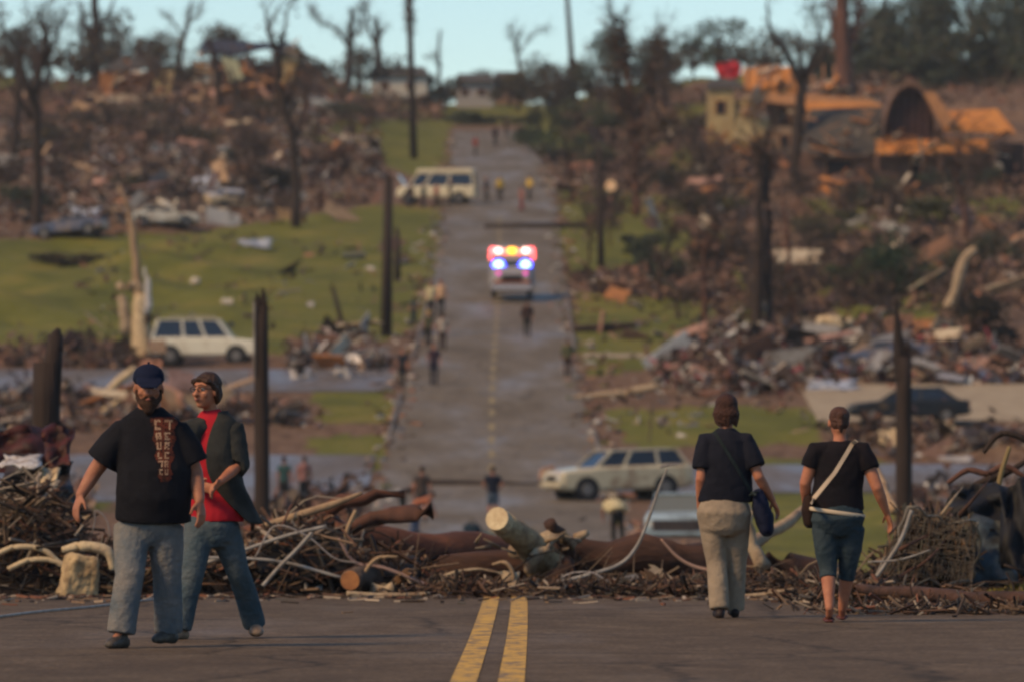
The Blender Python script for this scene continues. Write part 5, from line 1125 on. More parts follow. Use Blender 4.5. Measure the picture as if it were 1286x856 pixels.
# the big wrecked house, right
hc = gp(1150, 243); sH = F / hc[1]; H = empty('wrecked_house', hc, 'long wrecked house with an arched gable and stripped orange roof decking at the upper right', 'house')
def hx(px): return (px - 1150) / sH
def hz(py): return (243 - py) / sH
wall_with_windows(H, hx(1005), hx(1250), 1.0, -.6, hz(196), brick, wins=[(hx(1055), hz(215), 2.0, 1.6), (hx(1155), hz(212), 1.1, 1.7), (hx(1195), hz(210), 1.3, 1.8)])
roofslab(H, 'front_roof', [(hx(1005), 0, hz(190)), (hx(1105), 0, hz(192)), (hx(1112), 3.5, hz(132)), (hx(1020), 3.5, hz(135))], shingle)
roofslab(H, 'upper_roof', [(hx(1020), 3.6, hz(142)), (hx(1108), 3.6, hz(144)), (hx(1112), 5.5, hz(126)), (hx(1015), 5.5, hz(124))], decking)
p = MB(); n = 15; arc = [(hx(1143) + math.cos(math.pi * (1 - k / (n - 1))) * hx(1183), math.sin(math.pi * k / (n - 1))) for k in range(n)]
for k in range(n - 1):
    (xa, a), (xb, b_) = arc[k], arc[k + 1]; za, zb2 = hz(175) + a * (hz(109) - hz(175)), hz(175) + b_ * (hz(109) - hz(175)); p.add([(xa, -.4, za), (xb, -.4, zb2), (xb, 4, zb2), (xa, 4, za), (xa, -.4, za + .35), (xb, -.4, zb2 + .35), (xb, 4, zb2 + .35), (xa, 4, za + .35)], [(0, 1, 2, 3), (4, 7, 6, 5), (0, 4, 5, 1), (3, 2, 6, 7)])
p.build('arched_gable', mat('gable_edge', (.2, .11, .07), .85, (.12, .07, .05), 2), H)
p = MB(); pts = [(arc[0][0], .6, hz(190))] + [(a, .6, hz(175) + b_ * (hz(109) - hz(175))) for a, b_ in arc] + [(arc[-1][0], .6, hz(190))]; p.poly(pts, .2, 1); p.build('gable_shade_panel', mat('gable_shade', (.035, .014, .018), .95, (.015, .01, .012), 1), H)  # flat panel, shade inside the arch put into its dark colour
for k in range(6): 
    x = hx(1118) + k * hx(1159); top_ = hz(175) + math.sqrt(max(0, 1 - ((x - hx(1143)) / hx(1183))**2)) * (hz(109) - hz(175)); p = MB(); p.tube([(x, .35, hz(190)), (x + .1, .35, top_)], .06, 4); p.build('stud', mat('stud_wood', (.12, .06, .05), .9), H)
roofslab(H, 'side_roof', [(hx(1186), 0, hz(162)), (hx(1275), 0, hz(166)), (hx(1256), 3, hz(135)), (hx(1186), 3, hz(138))], decking)
roofslab(H, 'broken_slope', [(hx(1160), -.5, hz(118)), (hx(1172), -.5, hz(116)), (hx(1198), -.8, hz(152)), (hx(1184), -.8, hz(160))], rafter)
roofslab(H, 'porch_roof', [(hx(1100), -1.2, hz(192)), (hx(1240), -1.2, hz(190)), (hx(1240), .5, hz(175)), (hx(1100), .5, hz(176))], decking)
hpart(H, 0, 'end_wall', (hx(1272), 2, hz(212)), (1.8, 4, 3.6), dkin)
for x in (1010, 1100, 1180, 1215, 1245): hpart(H, 0, 'post', (hx(x), -.9, hz(218)), (.3, .3, 3.2), brick)
r_ = random.Random(4)
for k in range(16):
    x = r_.uniform(hx(1015), hx(1240)); z = r_.uniform(hz(190), hz(130)); p = MB(); p.tube([(x, -.3, z), (x + r_.uniform(-1.8, 1.8), .4, z + r_.uniform(-.5, .9))], .07, 4); p.build('loose_rafter', rafter, H)
# cream house left of it
hc = gp(925, 195); s2_ = F / hc[1]; H2 = empty('wrecked_house', hc, 'cream walled house with a torn orange roof and a red tarp at the upper right', 'house')
def hx(px): return (px - 925) / s2_
def hz(py): return (195 - py) / s2_
wall_with_windows(H2, hx(888), hx(922), 0, -.5, hz(113), stucco, wins=[(hx(905), hz(136), .8, 1.1)]); wall_with_windows(H2, hx(922), hx(946), .3, -.5, hz(126), stucco); wall_with_windows(H2, hx(946), hx(966), .1, -.5, hz(150), stucco)
hpart(H2, 0, 'leaning_wall', (hx(940), -.9, hz(168)), (2.4, .2, 2.0), stucco, rot=(-.5, .35, .2))
wall_with_windows(H2, hx(962), hx(1010), 1, -.5, hz(125), brick, wins=[(hx(985), hz(150), 1.2, 1.3)])
roofslab(H2, 'roof', [(hx(886), -.4, hz(110)), (hx(935), -.4, hz(110)), (hx(925), 2.5, hz(98)), (hx(892), 2.5, hz(98))], shingle)
roofslab(H2, 'stripped_roof', [(hx(936), -.5, hz(112)), (hx(1012), -.5, hz(118)), (hx(1000), 3, hz(82)), (hx(934), 3, hz(84))], decking)
roofslab(H2, 'fascia', [(hx(944), -1, hz(126)), (hx(1100), -1, hz(142)), (hx(1098), -.4, hz(127)), (hx(944), -.4, hz(112))], rafter)
for k in range(9): p = MB(); x = hx(938) + k * .9; p.tube([(x, -.6, hz(112)), (x + .1, 2.9, hz(80))], .08, 4); p.build('rafter', rafter, H2)
tm_ = gp(915, 195); tm_ = np.array((tm_[0] - .2, tm_[1] + 1.0, tm_[2] + hz(90)))
o = sheet('tarp', 'bright red sheet on the roof of the cream house', 915, 88, float(tm_[1]), 30, 20, mat('red_tarp', (.3, .008, .018), .8), 77, 'tarp', crumple=.3, depth=.8, th=.05)
wall_with_windows(H2, hx(968), hx(1004), -.6, -.5, hz(160), mat('tan_wall', (.3, .2, .12), .9, (.16, .1, .06), 1), wins=[(hx(985), hz(178), .9, 1.0)])
# left hill houses
hc = gp(175, 130); s3_ = F / hc[1]; H3 = empty('wrecked_house', hc, 'collapsed orange brown house with an open wall at the upper left', 'house')
def hx(px): return (px - 175) / s3_
def hz(py): return (130 - py) / s3_
wall_with_windows(H3, hx(125), hx(205), 0, -.5, hz(90), mat('orange_wall', (.3, .13, .05), .9, (.18, .08, .04), .8), wins=[(hx(195), hz(108), 1.2, 1.2)])
roofslab(H3, 'sagging_roof', [(hx(130), -.3, hz(88)), (hx(190), -.3, hz(86)), (hx(200), 3, hz(72)), (hx(150), 3, hz(70))], shingle)
hpart(H3, 0, 'cream_wall', (hx(205), -.2, hz(105)), (1.6, .3, 2.4), stucco, rot=(0, .2, 0)); hpart(H3, 0, 'floor_slab', (hx(160), -1, hz(124)), (7.5, 1.5, .5), mat('pale_slab', (.45, .36, .25), .9))
hc = gp(320, 128); s4_ = F / hc[1]; H4 = empty('wrecked_house', hc, 'house with a flat dark blue-black roof on the skyline at the upper left', 'house')
def hx(px): return (px - 320) / s4_
def hz(py): return (128 - py) / s4_
wall_with_windows(H4, hx(262), hx(318), 0, -.5, hz(74), mat('brown_siding', (.2, .11, .08), .9, (.1, .05, .035), .8), wins=[(hx(275), hz(95), 1.0, 1.2)]); hpart(H4, 0, 'torn_wall', (hx(362), .3, hz(88)), (1.6, .3, 3.6), stucco, rot=(0, .25, 0)); hpart(H4, 0, 'fallen_beam', (hx(335), -.4, hz(100)), (5.5, .25, .3), rafter, rot=(0, .35, 0)); hpart(H4, 0, 'fallen_wall', (hx(300), -1.2, hz(118)), (5, .3, 1.6), rafter, rot=(.8, -.1, 0))
wall_with_windows(H4, hx(318), hx(352), .8, -.5, hz(80), mat('brown_wall', (.16, .08, .06), .9, (.1, .05, .035), .8), wins=[(hx(335), hz(98), 1.2, 1.3)])
roofslab(H4, 'roof', [(hx(250), -.6, hz(62)), (hx(290), -.8, hz(70)), (hx(335), -.6, hz(60)), (hx(378), -.2, hz(70)), (hx(366), 4, hz(53)), (hx(255), 4, hz(46))], mat('navy_roof', (.03, .032, .05), .8))
hpart(H4, 0, 'pale_panel', (hx(292), -.5, hz(85)), (1.3, .2, 2.6), mat('pale_green_panel', (.4, .4, .25), .9), rot=(0, -.35, 0))
for (px, py, w_, h_, cc, lab) in [(595, 122, 46, 22, (.3, .28, .26), 'low white building with a dark roof behind the pale car on the hilltop'), (500, 112, 70, 22, (.45, .42, .36), 'long pale single storey building left of the tall pole on the hilltop'), (640, 118, 40, 22, (.2, .12, .08), 'small brown house at the crest beside the road')]:
    hc = gp(px, py + 14); hc[1] += 6; hc[2] = float(T(hc[0], hc[1])); k_ = F / hc[1]; B = empty('hilltop_house', hc, lab, 'house'); ww, hh = w_ / k_, h_ / k_ + .8
    wall_with_windows(B, -ww / 2, ww / 2, 0, -.5, hh, mat('wall_paint', cc, .9), 4, wins=[(-ww * .25, hh * .55, .8, .8), (ww * .2, hh * .55, .8, .8)])
    roofslab(B, 'roof', [(-ww * .55, -2.5, hh), (ww * .55, -2.5, hh), (ww * .45, 2, hh + 1.1), (-ww * .45, 2, hh + 1.1)], shingle)

def torn(root, x0, x1, y0, y1, z0, z1, n_, pal, seed, nm='torn_boards'):
    q = np.random.RandomState(seed); X = q.uniform(x0, x1, n_); C = np.stack([X, q.uniform(y0, y1, n_), z0 + (z1 - z0) * q.rand(n_) * (.55 + .45 * np.sin(X * 1.3 + seed))], 1)
    mb = MB(); mb.boxes(C, np.stack([q.uniform(.3, 2.4, n_), q.uniform(.08, .5, n_), q.uniform(.04, .1, n_)], 1), np.stack([q.uniform(-1, 1, n_), q.normal(0, .45, n_), q.normal(0, .9, n_)], 1), np.array(pal)[q.randint(len(pal), size=n_)]); mb.build(nm, M['stuff'], root)['kind'] = 'stuff'
OP = [(.5, .2, .06), (.3, .13, .05), (.12, .06, .04), (.05, .03, .025), (.4, .27, .15), (.2, .11, .08), (.5, .42, .32)]
def pxr(H_, p): return lambda px, py: ((px - 643) / (F / H_.location.y) - H_.location.x, H_.location.z * -1 + float(at(px, py, H_.location.y)[2]))
for H_, spans, sd__ in ((H, [((1005, 195), (1115, 125), 28, -1, 3), ((1120, 195), (1260, 150), 45, -1.6, .5), ((1010, 240), (1260, 200), 60, -2.5, -.6)], 1), (H2, [((886, 195), (965, 160), 60, -2, -.3), ((935, 150), (1020, 78), 110, -1, 2.5), ((990, 130), (1105, 95), 110, 0, 3)], 2), (H3, [((115, 130), (215, 75), 130, -1.4, 1)], 3), (H4, [((250, 128), (390, 50), 170, -1.6, 1.5)], 4)):
    f_ = pxr(H_, 0)
    for (a_, b_, n_, ya, yb) in spans: xa, za = f_(*a_); xb, zb_ = f_(*b_); torn(H_, xa, xb, ya, yb, za, zb_, n_, OP, sd__ * 10 + n_)
# ================================================================== TREES
def bare_tree(base, polys, label, m_, d, r0, twigs=20, seed=1, name='bare_tree', group=None, rag=0, ragcol=((.05, .035, .03),), twl=1.0):
    """polys: first is the trunk, the rest limbs; each [(px, py), ...] at distance d"""
    rr = np.random.RandomState(seed); b = np.array(base); root = empty(name, b, label, 'tree', group)
    ends = []
    def place(pts, seed_, dep): 
        P = [at(p[0], p[1], d) for p in pts]; P = [p + (0, dep * i, 0) for i, p in enumerate(P)]; return wob(catmull(P, 3), .05, 1, seed_) - b
    for i, pl in enumerate(polys):
        P = place(pl, seed * 50 + i, 0 if i == 0 else rr.uniform(-.5, .5)); 
        if i == 0:
            w0 = P[0] + b; gz = float(T(w0[0], w0[1])) - .3; P[0][2] = min(P[0][2] - .3, gz - b[2])
        ra = r0 if i == 0 else r0 * .5; rad = np.linspace(ra, ra * (.55 if i == 0 else .18), len(P)) * (1 + .06 * rr.normal(size=len(P)))
        mb = MB(); mb.tube(P, list(rad), 9 if i == 0 else 6); mb.build('trunk' if i == 0 else 'limb', m_, root, True)
        for q in range(2, len(P)): ends.append((P[q], unit(P[q] - P[q - 1]), rad[q]))
    mb = MB()
    for q in range(twigs):
        e, dv, ra = ends[rr.randint(len(ends))]; dv = unit(dv + rr.normal(size=3) * .7 + (0, 0, .2)); L_ = rr.uniform(.5, 1.8) * twl
        P = [e, e + dv * L_ * .5 + rr.normal(size=3) * .08, e + dv * L_ + rr.normal(size=3) * .15]; mb.tube(P, [max(.02, ra * .3), .02, .01], 4, col=(.05, .035, .028))
        for z in range(2): f2 = P[1] + unit(dv + rr.normal(size=3)) * L_ * .4; mb.tube([P[1], f2], [.015, .008], 3, col=(.05, .035, .028))
    if twigs: mb.build('crown', M['twig'], root)
    if rag:
        mb = MB(); C = []; 
        for q in range(rag):
            e, dv, ra = ends[rr.randint(len(ends))]; C.append(e + rr.normal(size=3) * (.35, .35, .3))
        mb.leaves(np.array(C), rr.uniform(.06, .22, rag), np.array(ragcol)[rr.randint(len(ragcol), size=rag)], rr); mb.build('hanging_debris', M['leaf'], root)['kind'] = 'stuff'
    return root
def bt(px, py, polys, label, m_='bark', r_px=8, **k):
    b = gp(px, py); return bare_tree(b, polys, label, M[m_], float(b[1]), r_px / 2 / (F / b[1]), **k)
RG = ((.05, .035, .03), (.08, .05, .035), (.03, .025, .022), (.12, .07, .05))
bt(47, 292, [[(47, 295), (48, 220), (44, 140), (40, 110)], [(42, 130), (28, 80), (8, 40), (2, 10)], [(44, 120), (55, 60), (50, 20), (62, 0)], [(40, 150), (22, 120), (6, 100)], [(46, 100), (70, 50), (85, 5)]], 'tall dark bare tree at the far left with a forked crown', r_px=15, twigs=60, seed=1, rag=200, ragcol=RG)
bt(18, 200, [[(18, 210), (20, 150), (26, 100), (24, 60)], [(24, 90), (6, 60), (0, 30)], [(25, 80), (38, 40), (36, 10)]], 'dark bare tree at the picture edge left of the tall forked one', r_px=12, twigs=40, seed=2, rag=120, ragcol=RG)
bt(118, 112, [[(118, 115), (120, 80), (121, 40), (119, 0), (118, -30)], [(120, 50), (105, 25), (98, 0)], [(121, 45), (135, 20), (146, -5)], [(119, 60), (108, 40), (104, 20)]], 'thick dark bare trunk on the skyline above the orange brown house', r_px=15, twigs=50, seed=3, rag=100, ragcol=RG)
bt(102, 112, [[(102, 115), (103, 80), (102, 50), (100, 30)]], 'short dark trunk just left of the thick skyline trunk', r_px=8, twigs=20, seed=4)
bt(225, 95, [[(225, 98), (228, 60), (235, 30), (240, 5)], [(230, 45), (215, 25), (205, 18)], [(232, 35), (248, 20), (254, 5)]], 'ragged leaning tree on the skyline left of the dark roofed house', r_px=7, twigs=50, seed=5, rag=350, ragcol=RG)
bt(370, 285, [[(372, 288), (372, 230), (366, 175), (356, 125), (347, 100)], [(350, 112), (342, 60), (335, 30), (330, -5)], [(352, 100), (352, 60), (360, 20), (368, -5)], [(347, 60), (338, 40), (350, 10)], [(368, 180), (378, 150), (384, 110)], [(360, 130), (372, 90), (375, 55)]], 'tall bare tree with a high double fork between the rubble and the lawn', r_px=13, twigs=60, seed=6, rag=200, ragcol=RG)
bt(275, 142, [[(275, 145), (272, 100), (268, 70), (262, 45)], [(270, 90), (280, 70)]], 'thin dark snag in front of the dark roofed house', r_px=9, twigs=20, seed=7, rag=80, ragcol=RG)
bt(437, 118, [[(437, 120), (437, 80), (440, 45), (443, 12)], [(438, 60), (425, 40), (400, 25), (392, 12)], [(441, 50), (452, 30), (454, 5)]], 'shaggy half stripped tree on the skyline, left of two', r_px=9, twigs=60, seed=8, rag=900, ragcol=RG + ((.04, .05, .03),))
bt(474, 110, [[(474, 112), (475, 80), (474, 50), (472, 25)], [(474, 60), (462, 35), (460, 5)], [(474, 50), (484, 35)]], 'dark stripped tree on the skyline, right of two', r_px=11, twigs=50, seed=9, rag=500, ragcol=RG)
bt(552, 95, [[(552, 100), (551, 70), (553, 40)], [(551, 85), (543, 70), (536, 75)]], 'thin pale spike of a conifer on the skyline right of the tall pole', r_px=5, twigs=20, seed=10, rag=120, ragcol=((.09, .1, .08),), twl=.5)
bt(1003, 240, [[(1000, 243), (1000, 190), (1004, 140), (1008, 100)], [(1007, 110), (990, 75), (972, 50), (963, 25), (964, 0)], [(1008, 105), (1018, 80), (1028, 55), (1030, 30)], [(1008, 100), (1003, 70), (1002, 40)], [(1012, 95), (1035, 70), (1042, 50)]], 'big black bare tree with a wide fork in front of the wrecked houses', r_px=20, twigs=50, seed=11, rag=60)
bt(952, 432, [[(952, 435), (951, 370), (953, 300), (956, 240), (955, 190)], [(955, 220), (950, 190), (944, 175)], [(955, 210), (962, 185), (975, 160)]], 'tall dark trunk on the right, left one of the close pair', r_px=16, twigs=45, seed=12, rag=150, ragcol=RG)
bt(966, 430, [[(966, 432), (966, 360), (965, 280), (963, 215), (966, 195)], [(964, 230), (972, 205)]], 'slim dark trunk on the right, right one of the close pair', r_px=9, twigs=20, seed=13)
bt(884, 445, [[(884, 447), (883, 400), (884, 340), (888, 290)], [(886, 330), (878, 300)], [(886, 320), (896, 290)]], 'thin reddish stripped tree left of the dark trunk pair', m_='bark_red', r_px=9, twigs=45, seed=14, rag=200, ragcol=((.16, .08, .05), (.1, .05, .035)))
bt(992, 405, [[(992, 408), (990, 340), (987, 280), (985, 245)], [(988, 300), (980, 270)]], 'slender reddish sapling right of the dark trunk pair', m_='bark_red', r_px=6, twigs=20, seed=15)
bt(800, 272, [[(800, 275), (799, 220), (795, 160), (788, 90), (782, 30)], [(796, 180), (780, 130), (765, 90)], [(797, 170), (812, 120), (822, 70), (830, 40)], [(790, 110), (775, 60), (770, 20)], [(798, 190), (820, 165), (845, 150)]], 'tall reddish brown tree in tatters right of the road crest', m_='bark_red', r_px=10, twigs=160, seed=16, rag=2600, ragcol=((.09, .05, .035), (.05, .04, .025), (.13, .075, .05), (.03, .028, .02)), twl=1.5)
bt(842, 190, [[(842, 192), (835, 160), (822, 130), (815, 110)]], 'dark leaning stem right of the tattered reddish tree', r_px=6, twigs=20, seed=17)
bt(1062, 125, [[(1062, 128), (1060, 80), (1058, 30), (1056, -40)], [(1060, 80), (1048, 40), (1045, -10)], [(1060, 70), (1075, 30), (1080, -10)]], 'wide pinkish brown shredded trunk on the skyline above the wrecked house', m_='bark_red', r_px=26, twigs=80, seed=18, rag=1100, ragcol=((.25, .13, .1), (.16, .09, .07), (.09, .05, .04)))
bt(640, 105, [[(655, 108), (652, 80), (648, 60), (655, 40)], [(650, 70), (668, 45), (688, 35)], [(652, 60), (640, 45), (645, 32)]], 'small thin leaved tree right of the road on the skyline', r_px=5, twigs=60, seed=19, rag=250, ragcol=((.05, .05, .04),))
bt(1210, 300, [[(1215, 305), (1210, 260), (1200, 215), (1205, 180)], [(1208, 240), (1225, 215), (1240, 190)], [(1205, 230), (1190, 205)]], 'brown stripped tree below the house at the right edge', m_='bark_red', r_px=7, twigs=80, seed=20, rag=400, ragcol=RG)
# tall poles
def upole(px, pb, pt, wpx, label, lean=0, arm=False, seed=3, nm='utility_pole', m_='pole'):
    b = gp(px, pb); d = float(b[1]); t = at(px + lean, pt, d); root = empty(nm, b, label, 'pole'); r_ = wpx / 2 / (F / d); mb = MB(); mb.tube([np.array((0, 0, -.3)), (t - b) * .5, t - b], [r_ * 1.15, r_, r_ * .8], 10); mb.build('pole_shaft', M[m_], root, True)
    if arm: mb = MB(); mb.box((t - b) * .93, (1.8, .12, .14), rot=(0, .25, .3)); mb.build('crossarm', M[m_], root); 
    mb = MB(); mb.tube([(t - b) * .97 + (-.1, 0, 0), (t - b) * 1.0 + (0, 0, .35)], [r_ * .7, .01], 5); mb.build('splintered_top', M[m_], root); return root, t - b
pr, tt = upole(520, 200, -20, 8.5, 'tall utility pole on the left verge rising past the skyline', lean=-7, seed=3)
mb = MB(); rr = np.random.RandomState(8); k = 300; C = tt * 1.0 * (.72 + .25 * rr.rand(k))[:, None] + rr.normal(size=(k, 3)) * (.25, .25, .2); mb.leaves(C, rr.uniform(.08, .25, k), np.array(RG)[rr.randint(4, size=k)], rr); mb.build('caught_rags', M['leaf'], pr)['kind'] = 'stuff'
upole(485, 423, 222, 13, 'dark broken utility pole standing on the left lawn near the road', lean=3); upole(499, 355, 290, 8, 'short dark post behind the dark utility pole on the left lawn')
upole(438, 438, 362, 6, 'thin post leaning left over the white rubbish beside the lawn', lean=-20); upole(755, 345, 188, 8, 'slim brown pole on the right verge beside the lawns', lean=-2)
upole(722, 130, -5, 7, 'leaning utility pole on the skyline right of the road', lean=-10); upole(770, 285, 240, 5, 'short post carrying the round orange sign', nm='sign_post')
b = gp(770, 285); b[1] -= .1; mb = MB(); mb.tube([(0, -.03, 0), (0, .03, 0)], [.36, .36], 20, side=(1, 0, 0)); o = mb.build('road_sign', mat('orange_sign', (.75, .38, .14), .6, (.8, .6, .4), 3)); o.location = b + (-.15, 0, 2.6); tag(o, 'round orange sign disc on a short post right of the road uphill', 'sign')
# pale broken snag at the left lawn
b = gp(175, 452); d = float(b[1]); root = empty('splintered_snag', b, 'tall pale splintered tree snag standing behind the man in the cap', 'tree stump')
def qq(px, py, dy=0): return at(px, py, d) - b + (0, dy, 0)
for nm, pts, rad, m_ in [('trunk', [(180, 470), (178, 430), (176, 390), (175, 370)], [.62, .5, .38, .3], 'cream'), ('snapped_top', [(176, 385), (172, 340), (168, 300), (163, 262), (150, 235)], [.26, .2, .17, .13, .04], 'bark_pale'), ('side_splinter', [(160, 420), (156, 390), (150, 372)], [.3, .25, .2], 'limb'), ('knot', [(148, 362), (165, 358), (180, 362)], [.2, .3, .22], 'limb'), ('splinter', [(184, 395), (186, 360), (182, 335)], [.18, .14, .04], 'whitew'), ('hollow', [(186, 405), (190, 396)], [.2, .12], 'bark'), ('root_flare', [(160, 470), (150, 440), (158, 420)], [.25, .2, .1], 'bark')]:
    mb = MB(); P = wob(catmull([qq(*p, dy=(-.3 if nm in ('hollow', 'splinter') else 0)) for p in pts], 3), .04, 1); mb.tube(P, list(np.interp(np.linspace(0, 1, len(P)), np.linspace(0, 1, len(rad)), rad)), 9); mb.build(nm, M.get(m_, whitem), root, True)
def far_rod(name, label, pts, rad, m_, cat, pb):
    b = gp(*pb); d = float(b[1]); P = catmull([at(p[0], p[1], d) for p in pts], 4); mb = MB(); mb.tube(P, list(np.interp(np.linspace(0, 1, len(P)), np.linspace(0, 1, len(rad)), rad)), 9); return thing_mesh(mb, name, m_, label, cat, None, True)
far_rod('peeled_limb', 'pale curved peeled limb standing above the dark bush at the right', [(1190, 388), (1200, 365), (1205, 345), (1212, 325), (1226, 312)], [.3, .22, .3, .25, .22], M['limb'], 'branch', (1190, 400))
far_rod('peeled_limb', 'pale cream arch of peeled trunk lying on the rubble at the right', [(1016, 434), (1022, 412), (1040, 404), (1062, 408), (1070, 400)], [.2, .3, .34, .3, .1], M['cream'], 'branch', (1030, 440))
far_rod('peeled_limb', 'pale splintered log pointing out of the rubble by the right kerb', [(720, 498), (770, 494), (800, 490), (830, 484)], [.05, .14, .2, .15], M['limb'], 'log', (775, 500))
far_rod('fallen_pole', 'dark fallen pole lying across the road beyond the standing people', [(540, 605), (600, 607), (680, 610)], [.1, .12, .13], M['pole'], 'pole', (600, 610))
far_rod('fallen_pole', 'dark fallen pole across the road above the ambulance', [(608, 285), (660, 284), (740, 282)], [.18, .2, .15], M['pole'], 'pole', (660, 287))
far_rod('fallen_pole', 'dark log on the right verge next to the pale walkway', [(718, 414), (760, 412), (800, 408)], [.2, .25, .12], M['bark'], 'log', (760, 417))
far_rod('leaning_board', 'long pale board leaning in the rubble behind the man', [(125, 500), (150, 478), (170, 462)], [.12, .2, .15], M['cream'], 'board', (140, 500))
far_rod('leaning_board', 'second pale board below the long one behind the man', [(128, 516), (158, 500), (180, 488)], [.1, .16, .1], M['cream'], 'board', (150, 515))

sr = random.Random(21); ns = 0
for (x0, x1, y0, y1, n_) in ((0, 470, 150, 290, 26), (700, 1280, 200, 420, 34), (0, 420, 118, 150, 12), (690, 900, 130, 200, 12)):
    for q in range(n_):
        px, py = sr.uniform(x0, x1), sr.uniform(y0, y1); h_ = sr.uniform(22, 75); ln = sr.gauss(0, .18); top_ = (px + ln * h_, py - h_)
        polys = [[(px, py), (px + ln * h_ * .4 + sr.uniform(-2, 2), py - h_ * .5), top_]]
        for z in range(sr.randint(1, 3)):
            t_ = sr.uniform(.35, .85); bx_, by_ = px + ln * h_ * t_, py - h_ * t_; sg = sr.choice((-1, 1)); polys.append([(bx_, by_), (bx_ + sg * sr.uniform(3, 9), by_ - sr.uniform(4, 12)), (bx_ + sg * sr.uniform(5, 16), by_ - sr.uniform(10, 26))])
        bt(px, py, polys, 'thin snapped tree stripped of leaves standing in the rubble slopes', sr.choice(('bark', 'bark_red', 'bark', 'log')), r_px=sr.uniform(2.2, 5), twigs=sr.randint(20, 60), seed=400 + ns, rag=sr.choice((60, 160, 300)), ragcol=((.1, .065, .05), (.16, .1, .07), (.06, .045, .035)), name='snapped_tree', group='thin snapped trees on the slopes', twl=sr.uniform(.7, 1.3)); ns += 1
# leafy trees, hedges and bushes
def leafy(px, pb, wpx, hpx, label, cols, seed, n=1500, name='tree', trunk=True, lobes=7, size=(.1, .3), group=None, cat='tree', base=None):
    rr = np.random.RandomState(seed); b = gp(px, pb) if base is None else np.array(base); k_ = F / b[1]; W_, H_ = wpx / k_, hpx / k_; root = empty(name, b, label, cat, group)
    cz = .58 if trunk else .42
    L_ = [(rr.normal(0, .25) * W_, rr.normal(0, .2) * W_, H_ * (cz + rr.uniform(-.28, .3)), rr.uniform(.16, .3)) for _ in range(lobes)]
    C = []; cc = []; cols = np.array(cols)
    for (x, y, z, rd) in L_:
        m_ = n // lobes; v = rr.normal(size=(m_, 3)); v /= np.linalg.norm(v, axis=1)[:, None]; v *= rr.uniform(.3, 1.08, m_)[:, None]; C.append(np.array((x, y, z)) + v * (rd * W_, rd * W_, rd * min(H_, W_ * 1.1) * 1.0)); t = rr.uniform(.7, 1.25)
        cc.append(cols[rr.randint(len(cols), size=m_)] * t * rr.uniform(.7, 1.3, (m_, 1)))
    C = np.vstack(C); cc = np.vstack(cc); C[:, 2] = np.abs(C[:, 2]); mb = MB(); mb.leaves(C, rr.uniform(size[0], size[1], len(C)), cc, rr); mb.build('crown' if trunk else 'foliage', M['leaf'], root)
    mb = MB(); tw = max(.05, W_ * .025)
    if trunk:
        mb.tube([(0, 0, -.4), (0.1, 0, H_ * .3), (0, 0, H_ * .75)], [tw * 1.5, tw, tw * .4], 8)
        for (x, y, z, rd) in L_: mb.tube([(0, 0, H_ * .3), (x * .5, y * .5, z * .75), (x, y, z)], [tw * .7, tw * .5, tw * .2], 5)
    else:
        for (x, y, z, rd) in L_: mb.tube([(x * .2, y * .2, -.2), (x, y, z)], [tw, tw * .3], 5)
    mb.build('trunk' if trunk else 'stems', M['bark'], root, True); return root
DG = [(.04, .052, .03), (.06, .07, .038), (.032, .038, .026)]; BG = [(.06, .05, .03), (.08, .06, .035), (.045, .04, .028)]; GR = [(.05, .08, .03), (.035, .06, .025), (.07, .09, .035)]
S5 = [(905, 92, 100, 78, 'rounded dark green tree on the skyline left of the red tarp', DG, 2600), (870, 90, 50, 50, 'smaller blue-green tree left of the rounded skyline tree', DG, 1200), (775, 130, 90, 100, 'dense dark tree behind the tattered reddish tree', DG, 2500),
      (700, 135, 90, 70, 'low grey green tree right of the crest', BG, 1800), (650, 140, 70, 50, 'bushy tree at the right side of the crest', BG, 1400), (835, 120, 60, 60, 'thin crowned tree between two skyline trees', BG, 1200)]
for i, (px, pb, w_, h_, lab, cols, n) in enumerate(S5): leafy(px, pb, w_, h_, lab, cols, 100 + i, n)
k = 0
for (px, Y, w_, h_) in [(1110, 690, 90, 100), (1150, 660, 100, 95), (1190, 700, 110, 110), (1235, 680, 110, 105), (1280, 700, 120, 110), (1320, 670, 110, 100), (1160, 800, 130, 140), (1220, 810, 140, 145), (1290, 800, 150, 145), (1100, 800, 100, 125), (1240, 640, 90, 80), (1290, 635, 90, 85), (1180, 630, 80, 70), (1130, 620, 90, 75), (1090, 640, 80, 80), (1210, 615, 90, 75), (1265, 610, 100, 80), (1050, 650, 80, 70), (1310, 600, 100, 80), (1160, 600, 70, 50)]:
    x = (px - 643) / (F / Y); z = float(T(x, Y)); leafy(px, 0, w_, h_, 'dark green tree in the wood behind the wrecked house', DG + BG[:1], 130 + k, 2200, base=(x, Y, z), group='trees in the wood at the upper right', size=(.14, .4)); k += 1
for (px, Y, w_, h_) in [(-20, 690, 120, 95), (60, 700, 120, 90), (140, 690, 120, 95), (200, 700, 110, 85), (280, 710, 100, 70), (390, 690, 90, 55), (450, 700, 90, 55), (540, 720, 60, 40), (590, 735, 60, 30), (640, 740, 70, 45), (90, 640, 90, 70), (190, 645, 90, 60), (240, 640, 80, 50), (330, 640, 90, 45), (20, 640, 100, 70), (690, 700, 90, 55), (740, 690, 80, 60), (820, 700, 90, 55), (960, 690, 110, 60), (1030, 690, 110, 70)]:
    x = (px - 643) / (F / Y); z = float(T(x, Y)); leafy(px, 0, w_, h_, 'grey brown tangled thicket tree along the skyline', BG + [(.07, .045, .035)], 160 + k, 1500, base=(x, Y, z), group='thicket trees along the skyline', size=(.1, .34)); k += 1
